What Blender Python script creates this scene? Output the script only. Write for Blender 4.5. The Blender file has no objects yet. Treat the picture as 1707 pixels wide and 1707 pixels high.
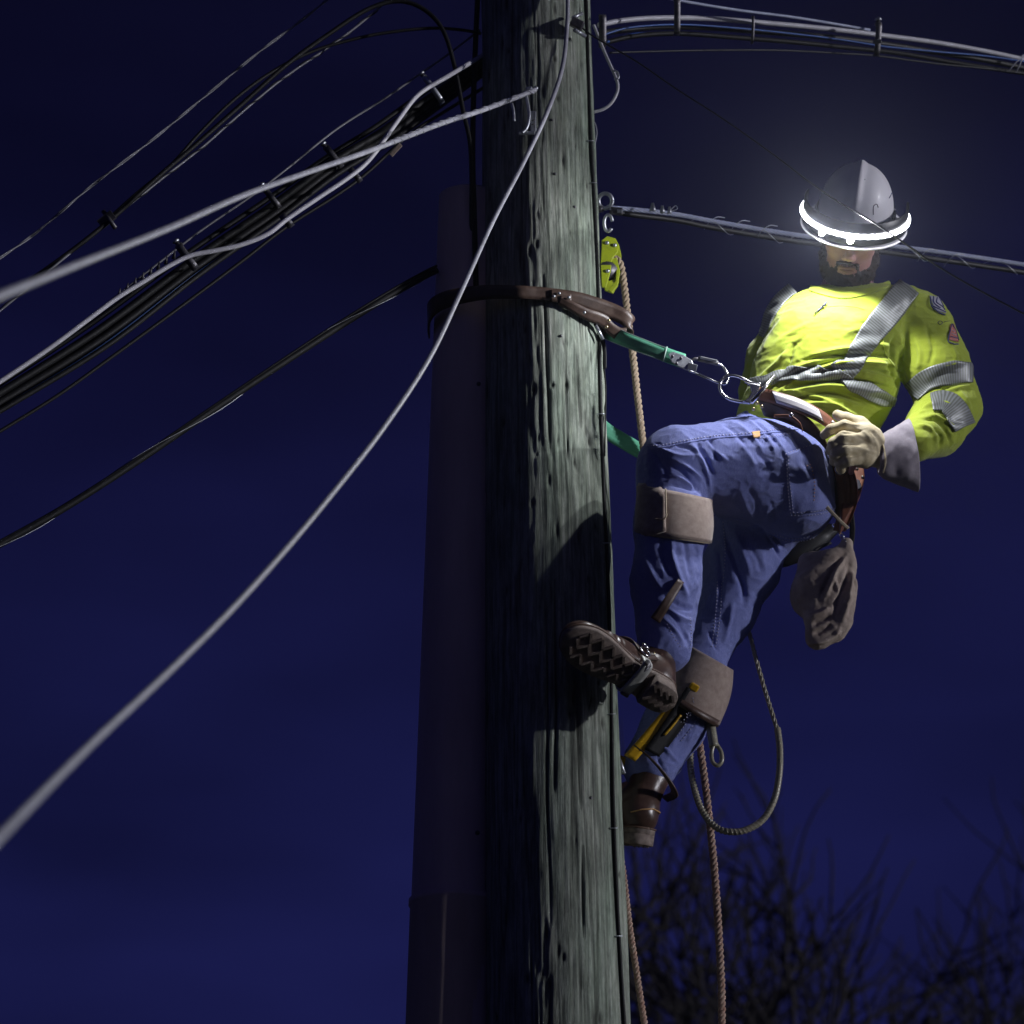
import bpy, math, random
import numpy as np
from mathutils import Vector, Matrix
from mathutils.bvhtree import BVHTree
random.seed(7); RNG = np.random.default_rng(7)
SC = bpy.context.scene; COL = SC.collection
R_ = math.radians
# ------------------------------------------------------------------ camera
PITCH = R_(25.0); F = 5200.0; C0 = 853.5
CAM = np.array([0.0, -7.25, 1.70])
cam = bpy.data.cameras.new('camera'); camo = bpy.data.objects.new('camera', cam); COL.objects.link(camo)
camo.location = CAM; camo.rotation_euler = (R_(90)+PITCH, 0, 0)
cam.sensor_width = 36; cam.lens = 36*F/1707; cam.clip_end = 1500; cam.clip_start = .1
cam.dof.use_dof = True; cam.dof.focus_distance = 7.95; cam.dof.aperture_fstop = 4.5
SC.camera = camo
SC.view_settings.view_transform = 'Standard'; SC.view_settings.look = 'None'
SC.view_settings.exposure = 0; SC.view_settings.gamma = 1; SC.view_settings.use_curve_mapping = False
# ------------------------------------------------------------------ sky (late dusk) and the weak directional light
SUN_EL, SUN_AZ = R_(7), R_(105)          # azimuth from +Y clockwise: light comes from the right of the picture
w = bpy.data.worlds.new('World'); SC.world = w; w.use_nodes = True
nt = w.node_tree; nt.nodes.clear()
out = nt.nodes.new('ShaderNodeOutputWorld'); bg = nt.nodes.new('ShaderNodeBackground')
tc = nt.nodes.new('ShaderNodeTexCoord'); sx = nt.nodes.new('ShaderNodeSeparateXYZ'); rp = nt.nodes.new('ShaderNodeValToRGB')
nt.links.new(tc.outputs['Generated'], sx.inputs[0]); nt.links.new(sx.outputs['Z'], rp.inputs[0])
el = rp.color_ramp.elements
el[0].position = 0.0; el[0].color = (.0074, .0085, .058, 1)
el[1].position = 1.0; el[1].color = (.0012, .0012, .0045, 1)
for p_, c_ in ((.27, (.0076, .0088, .057)), (.36, (.0064, .0073, .047)), (.45, (.0046, .0048, .031)), (.54, (.0028, .0028, .0165)), (.62, (.0020, .0020, .0098))):
    e_ = el.new(p_); e_.color = (*c_, 1)
nz = nt.nodes.new('ShaderNodeTexNoise'); nz.inputs['Scale'].default_value = 5; nz.inputs['Detail'].default_value = 3
mpw = nt.nodes.new('ShaderNodeMapping'); mpw.inputs['Scale'].default_value = (1, 1, 3)
nt.links.new(tc.outputs['Generated'], mpw.inputs[0]); nt.links.new(mpw.outputs[0], nz.inputs['Vector'])
mr = nt.nodes.new('ShaderNodeMapRange'); mr.inputs[1].default_value = .3; mr.inputs[2].default_value = .7; mr.inputs[3].default_value = .72; mr.inputs[4].default_value = 1.28
nt.links.new(nz.outputs[0], mr.inputs[0])
vm = nt.nodes.new('ShaderNodeVectorMath'); vm.operation = 'SCALE'
nt.links.new(rp.outputs[0], vm.inputs[0]); nt.links.new(mr.outputs[0], vm.inputs['Scale'])
sky = nt.nodes.new('ShaderNodeTexSky'); sky.sky_type = 'NISHITA'; sky.sun_disc = False; sky.sun_elevation = R_(-4); sky.sun_rotation = SUN_AZ
bg2 = nt.nodes.new('ShaderNodeBackground'); bg2.inputs[1].default_value = .012
nt.links.new(sky.outputs[0], bg2.inputs[0])
nt.links.new(vm.outputs[0], bg.inputs[0]); bg.inputs[1].default_value = 1.0
ad = nt.nodes.new('ShaderNodeAddShader'); nt.links.new(bg.outputs[0], ad.inputs[0]); nt.links.new(bg2.outputs[0], ad.inputs[1])
nt.links.new(ad.outputs[0], out.inputs[0])
sl = bpy.data.lights.new('sun', 'SUN'); sl.energy = 1.5; sl.angle = R_(1.5); sl.color = (.93, .93, 1.0)
so = bpy.data.objects.new('sun', sl); COL.objects.link(so)
sd = Vector((math.sin(SUN_AZ)*math.cos(SUN_EL), math.cos(SUN_AZ)*math.cos(SUN_EL), math.sin(SUN_EL)))
so.rotation_euler = sd.to_track_quat('Z', 'Y').to_euler(); so.location = (5, -3, 9)
# ------------------------------------------------------------------ layout helpers
RT = np.array([1., 0, 0]); FW = np.array([0, math.cos(PITCH), math.sin(PITCH)]); UP = np.array([0, -math.sin(PITCH), math.cos(PITCH)]); TC = -FW
def P(px, py, y=0.0):
    """world point on the vertical plane Y=y seen at photo pixel px,py"""
    d = FW*F + RT*(px-C0) + UP*(C0-py)
    return CAM + d*((y-CAM[1])/d[1])
def mpp(px, py, y=0.0):
    return float(np.dot(P(px, py, y)-CAM, FW))/F
def proj(v):
    q = np.asarray(v)-CAM; z = q@FW
    return C0+F*(q@RT)/z, C0-F*(q@UP)/z
def camvec(x, y, z):
    v = RT*x+UP*y+TC*z
    return v/np.linalg.norm(v)
def catmull(pts, n=12):
    pts = [np.asarray(p, float) for p in pts]
    if len(pts) < 3: return np.array(pts)
    q = [2*pts[0]-pts[1]]+pts+[2*pts[-1]-pts[-2]]; o = []
    for i in range(1, len(q)-2):
        a, b, c, d = q[i-1:i+3]
        for k in range(n):
            t = k/n
            o.append(.5*((2*b)+(c-a)*t+(2*a-5*b+4*c-d)*t*t+(3*b-a-3*c+d)*t**3))
    o.append(pts[-1]); return np.array(o)
# ------------------------------------------------------------------ object helpers
def new_obj(name, V, Fc, m, parent=None, smooth=True, uv=None, label=None):
    V = np.asarray(V, float)
    me = bpy.data.meshes.new(name)
    if parent is not None: V = V-np.array(parent['_loc'])
    base = None
    if parent is None:
        base = V.mean(0) if len(V) else np.zeros(3); base = np.array([base[0], base[1], V[:, 2].min()]); V = V-base
    me.from_pydata(V.tolist(), [], [list(map(int, f)) for f in Fc] if not isinstance(Fc, np.ndarray) else Fc.tolist())
    if smooth: me.polygons.foreach_set('use_smooth', [True]*len(me.polygons))
    if uv is not None:
        ul = me.uv_layers.new(name='UVMap'); idx = np.zeros(len(me.loops), int); me.loops.foreach_get('vertex_index', idx)
        ul.data.foreach_set('uv', np.asarray(uv)[idx].ravel())
    me.materials.append(m); me.update()
    o = bpy.data.objects.new(name, me); COL.objects.link(o)
    if parent is not None:
        o.parent = parent; o['_loc'] = list(parent['_loc'])
    else:
        o.location = base; o['_loc'] = list(base)
    if label: o['label'] = label
    return o
def tag(o, label=None, cat=None, group=None, kind=None):
    if label: o['label'] = label
    if cat: o['category'] = cat
    if group: o['group'] = group
    if kind: o['kind'] = kind
    return o
def thing(name, label, cat, loc, group=None):
    o = bpy.data.objects.new(name, None); COL.objects.link(o); o.location = loc; o['_loc'] = [float(x) for x in loc]
    o.empty_display_size = .05
    return tag(o, label, cat, group)
class MB:
    def __init__(s): s.V = []; s.F = []; s.n = 0
    def add(s, V, Fc):
        V = np.asarray(V, float); s.V.append(V)
        s.F += [tuple(int(i)+s.n for i in f) for f in Fc]; s.n += len(V); return s
    def build(s, name, m, parent=None, smooth=True, label=None):
        return new_obj(name, np.concatenate(s.V), s.F, m, parent, smooth, label=label)
def frames(pts):
    pts = np.asarray(pts); T = np.gradient(pts, axis=0); T /= np.linalg.norm(T, axis=1)[:, None]+1e-12
    n = np.cross(T[0], [0.13, .2, .97]); n /= np.linalg.norm(n); N = [n]
    for i in range(1, len(pts)):
        v = N[-1]-T[i]*np.dot(N[-1], T[i]); v /= np.linalg.norm(v)+1e-12; N.append(v)
    N = np.array(N); return T, N, np.cross(T, N)
def tube(pts, r, seg=10, cap=True):
    pts = np.asarray(pts); T, N, B = frames(pts); n = len(pts)
    r = np.broadcast_to(np.asarray(r, float), (n,))
    a = np.linspace(0, 2*np.pi, seg, endpoint=False)
    V = (pts[:, None]+r[:, None, None]*(np.cos(a)[None, :, None]*N[:, None]+np.sin(a)[None, :, None]*B[:, None])).reshape(-1, 3)
    Fc = [(i*seg+j, i*seg+(j+1) % seg, (i+1)*seg+(j+1) % seg, (i+1)*seg+j) for i in range(n-1) for j in range(seg)]
    if cap: Fc += [tuple(range(seg))[::-1], tuple((n-1)*seg+j for j in range(seg))]
    return V, Fc
def resample(pts, step):
    pts = np.asarray(pts); d = np.r_[0, np.cumsum(np.linalg.norm(np.diff(pts, axis=0), axis=1))]
    n = max(2, int(d[-1]/step)+1); t = np.linspace(0, d[-1], n)
    return np.stack([np.interp(t, d, pts[:, k]) for k in range(3)], 1), t
def rope(mb, pts, R, pitch, strands=3, sr=None, seg=6, step=None):
    pts, t = resample(pts, step or pitch/10); T, N, B = frames(pts); sr = sr or R*.58
    for k in range(strands):
        a = 2*np.pi*(t/pitch+k/strands)
        c = pts+(R-sr*.62)*(np.cos(a)[:, None]*N+np.sin(a)[:, None]*B)
        mb.add(*tube(c, sr, seg))
def box(c, ax, ay, az, h):
    """box centred c with unit axes and half sizes h, slightly bevelled corners"""
    c = np.asarray(c); V = []
    for sx_ in (-1, 1):
        for sy_ in (-1, 1):
            for sz_ in (-1, 1): V.append(c+ax*h[0]*sx_+ay*h[1]*sy_+az*h[2]*sz_)
    return V, [(0, 1, 3, 2), (4, 6, 7, 5), (0, 4, 5, 1), (2, 3, 7, 6), (0, 2, 6, 4), (1, 5, 7, 3)]
def bevel(o, w_=.001, s=2):
    m = o.modifiers.new('bevel', 'BEVEL'); m.width = w_; m.segments = s; m.limit_method = 'ANGLE'; return o
def solid(o, t, off=-1):
    m = o.modifiers.new('solid', 'SOLIDIFY'); m.thickness = t; m.offset = off; return o
def loft(rings, cap=True):
    """rings: arrays (n,3), joined"""
    n = len(rings[0]); V = np.concatenate(rings); Fc = []
    for i in range(len(rings)-1):
        for j in range(n): Fc.append((i*n+j, i*n+(j+1) % n, (i+1)*n+(j+1) % n, (i+1)*n+j))
    if cap: Fc += [tuple(range(n))[::-1], tuple((len(rings)-1)*n+j for j in range(n))]
    return V, Fc
def ellring(c, A, B, n=40, a0=0, a1=2*math.pi):
    t = np.linspace(a0, a1, n, endpoint=False) if abs(a1-a0-2*math.pi) < 1e-6 else np.linspace(a0, a1, n)
    return c+np.cos(t)[:, None]*A+np.sin(t)[:, None]*B
def disc(c, n_, r, h, seg=14):
    n_ = n_/np.linalg.norm(n_); a = np.cross(n_, [.3, .5, .8]); a /= np.linalg.norm(a); b = np.cross(n_, a)
    return loft([ellring(c, a*r, b*r, seg), ellring(c+n_*h*.6, a*r, b*r, seg), ellring(c+n_*h, a*r*.6, b*r*.6, seg)])
# ------------------------------------------------------------------ materials
def M(name, c1, rough=.6, metal=0., c2=None, nscale=(30, 30, 30), contrast=(.35, .65), bump=0., bscale=(200, 200, 200), bdist=.001, sheen=0., emit=None, spec=.5, detail=5, coat=0.):
    m = bpy.data.materials.new(name); m.use_nodes = True; t = m.node_tree; b = t.nodes['Principled BSDF']
    b.inputs['Roughness'].default_value = rough; b.inputs['Metallic'].default_value = metal; b.inputs['Specular IOR Level'].default_value = spec
    b.inputs['Base Color'].default_value = (*c1, 1)
    if sheen: b.inputs['Sheen Weight'].default_value = sheen
    if coat: b.inputs['Coat Weight'].default_value = coat; b.inputs['Coat Roughness'].default_value = .12
    tcn = t.nodes.new('ShaderNodeTexCoord')
    if c2 is not None:
        mp = t.nodes.new('ShaderNodeMapping'); mp.inputs['Scale'].default_value = nscale; t.links.new(tcn.outputs['Object'], mp.inputs[0])
        n = t.nodes.new('ShaderNodeTexNoise'); n.inputs['Scale'].default_value = 1; n.inputs['Detail'].default_value = detail; n.inputs['Roughness'].default_value = .65
        t.links.new(mp.outputs[0], n.inputs['Vector'])
        r = t.nodes.new('ShaderNodeValToRGB'); r.color_ramp.elements[0].position = contrast[0]; r.color_ramp.elements[1].position = contrast[1]
        r.color_ramp.elements[0].color = (*c1, 1); r.color_ramp.elements[1].color = (*c2, 1)
        t.links.new(n.outputs[0], r.inputs[0]); t.links.new(r.outputs[0], b.inputs['Base Color'])
        rr = t.nodes.new('ShaderNodeMapRange'); rr.inputs[3].default_value = max(0, rough-.1); rr.inputs[4].default_value = min(1, rough+.15)
        t.links.new(n.outputs[0], rr.inputs[0]); t.links.new(rr.outputs[0], b.inputs['Roughness'])
    if bump:
        mp2 = t.nodes.new('ShaderNodeMapping'); mp2.inputs['Scale'].default_value = bscale; t.links.new(tcn.outputs['Object'], mp2.inputs[0])
        n2 = t.nodes.new('ShaderNodeTexNoise'); n2.inputs['Scale'].default_value = 1; n2.inputs['Detail'].default_value = 4
        t.links.new(mp2.outputs[0], n2.inputs['Vector'])
        bu = t.nodes.new('ShaderNodeBump'); bu.inputs['Strength'].default_value = bump; bu.inputs['Distance'].default_value = bdist
        t.links.new(n2.outputs[0], bu.inputs['Height']); t.links.new(bu.outputs[0], b.inputs['Normal'])
    if emit: b.inputs['Emission Color'].default_value = (*emit[:3], 1); b.inputs['Emission Strength'].default_value = emit[3]
    return m
m_grass = M('grass', (.02, .028, .012), .9, c2=(.035, .04, .02), nscale=(2, 2, 2))
m_conduit = M('conduit_plastic', (.60, .47, .45), .6, c2=(.74, .60, .58), nscale=(14, 14, 2.5), contrast=(.3, .7), bump=.3, bscale=(90, 90, 9))
m_black = M('black_cable', (.006, .006, .007), .55, c2=(.012, .012, .013), nscale=(40, 40, 40), bump=.1, spec=.25)
m_black2 = M('black_cable_worn', (.010, .010, .012), .5, c2=(.035, .032, .036), nscale=(12, 12, 12), contrast=(.5, .8), bump=.2)
m_grey = M('grey_cable', (.36, .36, .41), .45, c2=(.5, .5, .56), nscale=(25, 25, 25), bump=.15, bscale=(80, 80, 80))
m_strand = M('dull_strand', (.15, .15, .17), .5, c2=(.24, .24, .27), nscale=(25, 25, 25), bump=.2)
m_bstrand = M('bluish_strand', (.42, .46, .66), .4, c2=(.58, .62, .80), nscale=(25, 25, 25), bump=.2)  # blue-white highlights on the steel, put into the base colour
m_white = M('white_cable', (.55, .54, .60), .4, c2=(.68, .67, .72), nscale=(20, 20, 20), bump=.1)
m_blue = M('blue_cable', (.03, .10, .38), .4, c2=(.05, .14, .45), nscale=(20, 20, 20))
m_orange = M('orange_tag', (.5, .06, .02), .5, c2=(.6, .1, .03))
m_steel = M('galvanized_steel', (.50, .52, .56), .38, .85, c2=(.62, .64, .68), nscale=(60, 60, 60), bump=.25, bscale=(150, 150, 150))
m_dsteel = M('dark_steel', (.08, .08, .09), .45, .7, c2=(.16, .15, .16), nscale=(60, 60, 60), bump=.2)
m_brass = M('brass_rivet', (.75, .62, .35), .3, .9)
m_chrome = M('polished_steel', (.75, .74, .76), .16, 1., c2=(.62, .60, .62), nscale=(30, 30, 30))
m_rope = M('hemp_rope', (.30, .22, .15), .9, c2=(.46, .36, .26), nscale=(120, 120, 120), bump=.6, bscale=(500, 500, 500))
m_rope2 = M('red_flecked_rope', (.34, .19, .14), .9, c2=(.50, .38, .30), nscale=(90, 90, 90), bump=.6, bscale=(500, 500, 500))
m_sheath = M('clear_sheath', (.40, .36, .27), .25, c2=(.27, .26, .19), nscale=(60, 60, 60), bump=.2)
m_lime = M('lime_block_paint', (.40, .48, .02), .4, c2=(.25, .30, .02), nscale=(30, 30, 30), contrast=(.45, .8), bump=.2)
m_leather = M('brown_leather', (.055, .032, .024), .42, c2=(.10, .062, .046), nscale=(40, 40, 40), bump=.35, bscale=(300, 300, 300))
m_leather_r = M('red_brown_leather', (.16, .055, .028), .42, c2=(.24, .095, .05), nscale=(30, 30, 30), bump=.35, bscale=(260, 260, 260))
m_boot = M('boot_leather', (.050, .027, .021), .30, c2=(.095, .055, .042), nscale=(22, 22, 22), bump=.4, bscale=(160, 160, 160))
m_stirrup = M('worn_steel_band', (.50, .51, .47), .45, .35, c2=(.62, .62, .6), bump=.2)
m_sole = M('boot_sole_rubber', (.13, .10, .085), .7, c2=(.27, .215, .18), nscale=(45, 45, 45), bump=.5, bscale=(220, 220, 220))
m_pad = M('felt_pad', (.27, .20, .17), .92, c2=(.38, .30, .25), nscale=(60, 60, 60), bump=.6, bscale=(500, 500, 500), sheen=.3)
m_padedge = M('pad_binding', (.42, .34, .24), .8, c2=(.5, .42, .3))
m_canvas = M('canvas_glove', (.32, .25, .21), .9, c2=(.46, .38, .32), nscale=(18, 18, 18), bump=.5, bscale=(450, 450, 450))
m_glove = M('pale_leather_glove', (.50, .41, .24), .7, c2=(.62, .54, .36), nscale=(35, 35, 35), bump=.5, bscale=(200, 200, 200))
m_cuff = M('grey_suede_cuff', (.25, .22, .26), .9, c2=(.34, .30, .34), nscale=(50, 50, 50), bump=.5, bscale=(450, 450, 450), sheen=.3)
m_green = M('green_webbing', (.07, .30, .18), .75, c2=(.11, .38, .25), nscale=(25, 25, 25), bump=.6, bscale=(700, 700, 700))
m_webedge = M('webbing_edge', (.30, .40, .36), .8)
m_skin = M('skin', (.50, .24, .25), .5, c2=(.58, .31, .31), nscale=(40, 40, 40), bump=.25, bscale=(400, 400, 400))
m_beard = M('dark_brown_hair', (.035, .020, .012), .7, c2=(.075, .045, .028), nscale=(90, 90, 90), bump=.9, bscale=(600, 600, 200), bdist=.003)
m_lip = M('lips', (.34, .15, .14), .5)
m_hat = M('white_hat_shell', (.84, .82, .88), .45, c2=(.88, .86, .90), nscale=(12, 12, 12), coat=.05, bump=.03)
m_hatband = M('black_lamp_housing', (.02, .02, .024), .4)
m_led = M('led_light', (1, 1, 1), .5, emit=(.93, .94, 1.0, 18.))
m_led2 = M('led_spot', (1, 1, 1), .5, emit=(.95, .95, 1.0, 60.))
m_yellow = M('yellow_paint', (.62, .36, .01), .35, c2=(.50, .27, .01), nscale=(40, 40, 40), contrast=(.5, .8), bump=.1)
m_thread = M('pale_thread', (.52, .52, .68), .8)
m_orange_th = M('orange_thread', (.60, .34, .14), .8)
m_label = M('white_label', (.86, .82, .84), .35)
m_ink = M('ink', (.03, .03, .05), .6)
m_navy = M('navy_print', (.035, .045, .16), .6)
m_red = M('red_print', (.42, .12, .10), .6)
m_silverp = M('silver_print', (.42, .42, .50), .5)
m_bark = M('bare_bark', (.014, .012, .013), .95, c2=(.024, .020, .020), nscale=(3, 3, 3))
# hi-vis knit and denim get a fine weave
def cloth(name, c1, c2, rough, ns, weave, wstr, sheen=.2, streak=None):
    m = M(name, c1, rough, c2=c2, nscale=ns, contrast=(.3, .7), sheen=sheen)
    t = m.node_tree; b = t.nodes['Principled BSDF']; tcn = t.nodes.new('ShaderNodeTexCoord')
    w1 = t.nodes.new('ShaderNodeTexWave'); w1.inputs['Scale'].default_value = weave; w1.bands_direction = 'DIAGONAL'; w1.inputs['Distortion'].default_value = 1.5
    n2 = t.nodes.new('ShaderNodeTexNoise'); n2.inputs['Scale'].default_value = 70; n2.inputs['Detail'].default_value = 5
    t.links.new(tcn.outputs['Object'], w1.inputs[0]); t.links.new(tcn.outputs['Object'], n2.inputs['Vector'])
    mx = t.nodes.new('ShaderNodeMath'); mx.operation = 'ADD'; t.links.new(w1.outputs['Fac'], mx.inputs[0]); t.links.new(n2.outputs[0], mx.inputs[1])
    bu = t.nodes.new('ShaderNodeBump'); bu.inputs['Strength'].default_value = wstr; bu.inputs['Distance'].default_value = .0012
    t.links.new(mx.outputs[0], bu.inputs['Height']); t.links.new(bu.outputs[0], b.inputs['Normal'])
    if streak:   # worn threads of denim
        rampo = b.inputs['Base Color'].links[0].from_socket
        n3 = t.nodes.new('ShaderNodeTexNoise'); n3.inputs['Scale'].default_value = 1; n3.inputs['Detail'].default_value = 3
        mp3 = t.nodes.new('ShaderNodeMapping'); mp3.inputs['Scale'].default_value = (350, 350, 60); mp3.inputs['Rotation'].default_value = (0, .5, 0)
        t.links.new(tcn.outputs['Object'], mp3.inputs[0]); t.links.new(mp3.outputs[0], n3.inputs['Vector'])
        r3 = t.nodes.new('ShaderNodeMapRange'); r3.inputs[1].default_value = .42; r3.inputs[2].default_value = .75; r3.inputs[4].default_value = .45
        t.links.new(n3.outputs[0], r3.inputs[0])
        mi = t.nodes.new('ShaderNodeMixRGB'); mi.inputs[2].default_value = (*streak, 1)
        t.links.new(r3.outputs[0], mi.inputs[0]); t.links.new(rampo, mi.inputs[1]); t.links.new(mi.outputs[0], b.inputs['Base Color'])
    return m
m_shirt = cloth('hi_vis_yellow_cloth', (.31, .385, .020), (.36, .44, .026), .85, (9, 9, 9), 380, .22)
m_denim = cloth('blue_denim', (.125, .155, .44), (.20, .235, .57), .8, (11, 11, 11), 420, .4, streak=(.30, .34, .62))
m_stripe = M('reflective_tape', (.26, .27, .27), .45, metal=.2)
_t = m_stripe.node_tree; _uv = _t.nodes.new('ShaderNodeUVMap'); _w = _t.nodes.new('ShaderNodeTexWave'); _w.inputs['Scale'].default_value = 1.0; _w.bands_direction = 'X'
_mp = _t.nodes.new('ShaderNodeMapping'); _t.links.new(_uv.outputs[0], _mp.inputs[0]); _t.links.new(_mp.outputs[0], _w.inputs[0])
_rp = _t.nodes.new('ShaderNodeValToRGB'); _rp.color_ramp.elements[0].position = .35; _rp.color_ramp.elements[1].position = .6
_rp.color_ramp.elements[0].color = (.12, .13, .11, 1); _rp.color_ramp.elements[1].color = (.22, .23, .24, 1)
_t.links.new(_w.outputs['Fac'], _rp.inputs[0]); _t.links.new(_rp.outputs[0], _t.nodes['Principled BSDF'].inputs['Base Color'])
# wood of the pole
m_wood = bpy.data.materials.new('weathered_treated_wood'); m_wood.use_nodes = True
def wood_nodes():
    t = m_wood.node_tree; b = t.nodes['Principled BSDF']; b.inputs['Roughness'].default_value = .85; b.inputs['Specular IOR Level'].default_value = .25
    tcn = t.nodes.new('ShaderNodeTexCoord')
    def noise(sc, det=5, ro=.6):
        mp = t.nodes.new('ShaderNodeMapping'); mp.inputs['Scale'].default_value = sc; t.links.new(tcn.outputs['Object'], mp.inputs[0])
        n = t.nodes.new('ShaderNodeTexNoise'); n.inputs['Scale'].default_value = 1; n.inputs['Detail'].default_value = det; n.inputs['Roughness'].default_value = ro
        t.links.new(mp.outputs[0], n.inputs['Vector']); return n.outputs[0]
    def ramp(src, stops):
        r = t.nodes.new('ShaderNodeValToRGB'); e = r.color_ramp.elements
        e[0].position, e[0].color = stops[0][0], (*stops[0][1], 1); e[1].position, e[1].color = stops[-1][0], (*stops[-1][1], 1)
        for p_, c_ in stops[1:-1]: q = e.new(p_); q.color = (*c_, 1)
        t.links.new(src, r.inputs[0]); return r.outputs[0]
    grain = ramp(noise((110, 110, 4.5), 7, .72), [(.30, (.085, .095, .078)), (.46, (.22, .245, .21)), (.56, (.31, .34, .30)), (.72, (.46, .47, .44))])
    green = ramp(noise((9, 9, 1.6), 4), [(.35, (.86, .96, .87)), (.65, (1.08, 1.04, 1.02))])
    m1 = t.nodes.new('ShaderNodeMixRGB'); m1.blend_type = 'MULTIPLY'; m1.inputs[0].default_value = 1
    t.links.new(grain, m1.inputs[1]); t.links.new(green, m1.inputs[2])
    fleck = ramp(noise((34, 34, 9), 6, .75), [(.34, (.55, .55, .55)), (.50, (.95, .95, .95)), (.68, (1.35, 1.33, 1.30))])
    m1b = t.nodes.new('ShaderNodeMixRGB'); m1b.blend_type = 'MULTIPLY'; m1b.inputs[0].default_value = 1
    t.links.new(m1.outputs[0], m1b.inputs[1]); t.links.new(fleck, m1b.inputs[2]); m1 = m1b
    at = t.nodes.new('ShaderNodeAttribute'); at.attribute_name = 'wear'
    m2 = t.nodes.new('ShaderNodeMixRGB'); m2.inputs[2].default_value = (.035, .034, .030, 1)  # recess shade of cracks and gaff holes, put into the base colour
    t.links.new(at.outputs['Fac'], m2.inputs[0]); t.links.new(m1.outputs[0], m2.inputs[1]); t.links.new(m2.outputs[0], b.inputs['Base Color'])
    bu = t.nodes.new('ShaderNodeBump'); bu.inputs['Strength'].default_value = .8; bu.inputs['Distance'].default_value = .003
    t.links.new(noise((230, 230, 10), 5, .7), bu.inputs['Height']); t.links.new(bu.outputs[0], b.inputs['Normal'])
wood_nodes()
# ------------------------------------------------------------------ noise for geometry
def vnoise2(u, v, seed, period=None):
    r = np.random.default_rng(seed); G = r.random((256, 256))
    iu = np.floor(u).astype(int); iv = np.floor(v).astype(int); fu = u-iu; fv = v-iv
    fu = fu*fu*(3-2*fu); fv = fv*fv*(3-2*fv); p = period or 256
    a = G[iu % p, iv % 256]; b = G[(iu+1) % p, iv % 256]; c = G[iu % p, (iv+1) % 256]; d = G[(iu+1) % p, (iv+1) % 256]
    return (a*(1-fu)+b*fu)*(1-fv)+(c*(1-fu)+d*fu)*fv
def vnoise3(X, s, seed):
    X = X*s; r = np.random.default_rng(seed); G = r.random((64, 64, 64)); I = np.floor(X).astype(int); f = X-I; f = f*f*(3-2*f); I %= 64
    o = 0
    for a in (0, 1):
        for b in (0, 1):
            for c in (0, 1):
                o = o+G[(I[:, 0]+a) % 64, (I[:, 1]+b) % 64, (I[:, 2]+c) % 64]*(f[:, 0] if a else 1-f[:, 0])*(f[:, 1] if b else 1-f[:, 1])*(f[:, 2] if c else 1-f[:, 2])
    return o*2-1
# ------------------------------------------------------------------ ground
gx = np.linspace(-450, 450, 46); gv = [(x, y+380, 0.6*math.sin(x*.011)*math.cos(y*.013)*min(1, (abs(x)+abs(y+380))/60)) for y in gx for x in gx]
gf = [(j*46+i, j*46+i+1, (j+1)*46+i+1, (j+1)*46+i) for j in range(45) for i in range(45)]
go = new_obj('ground', gv, gf, m_grass); go['kind'] = 'structure'
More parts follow.
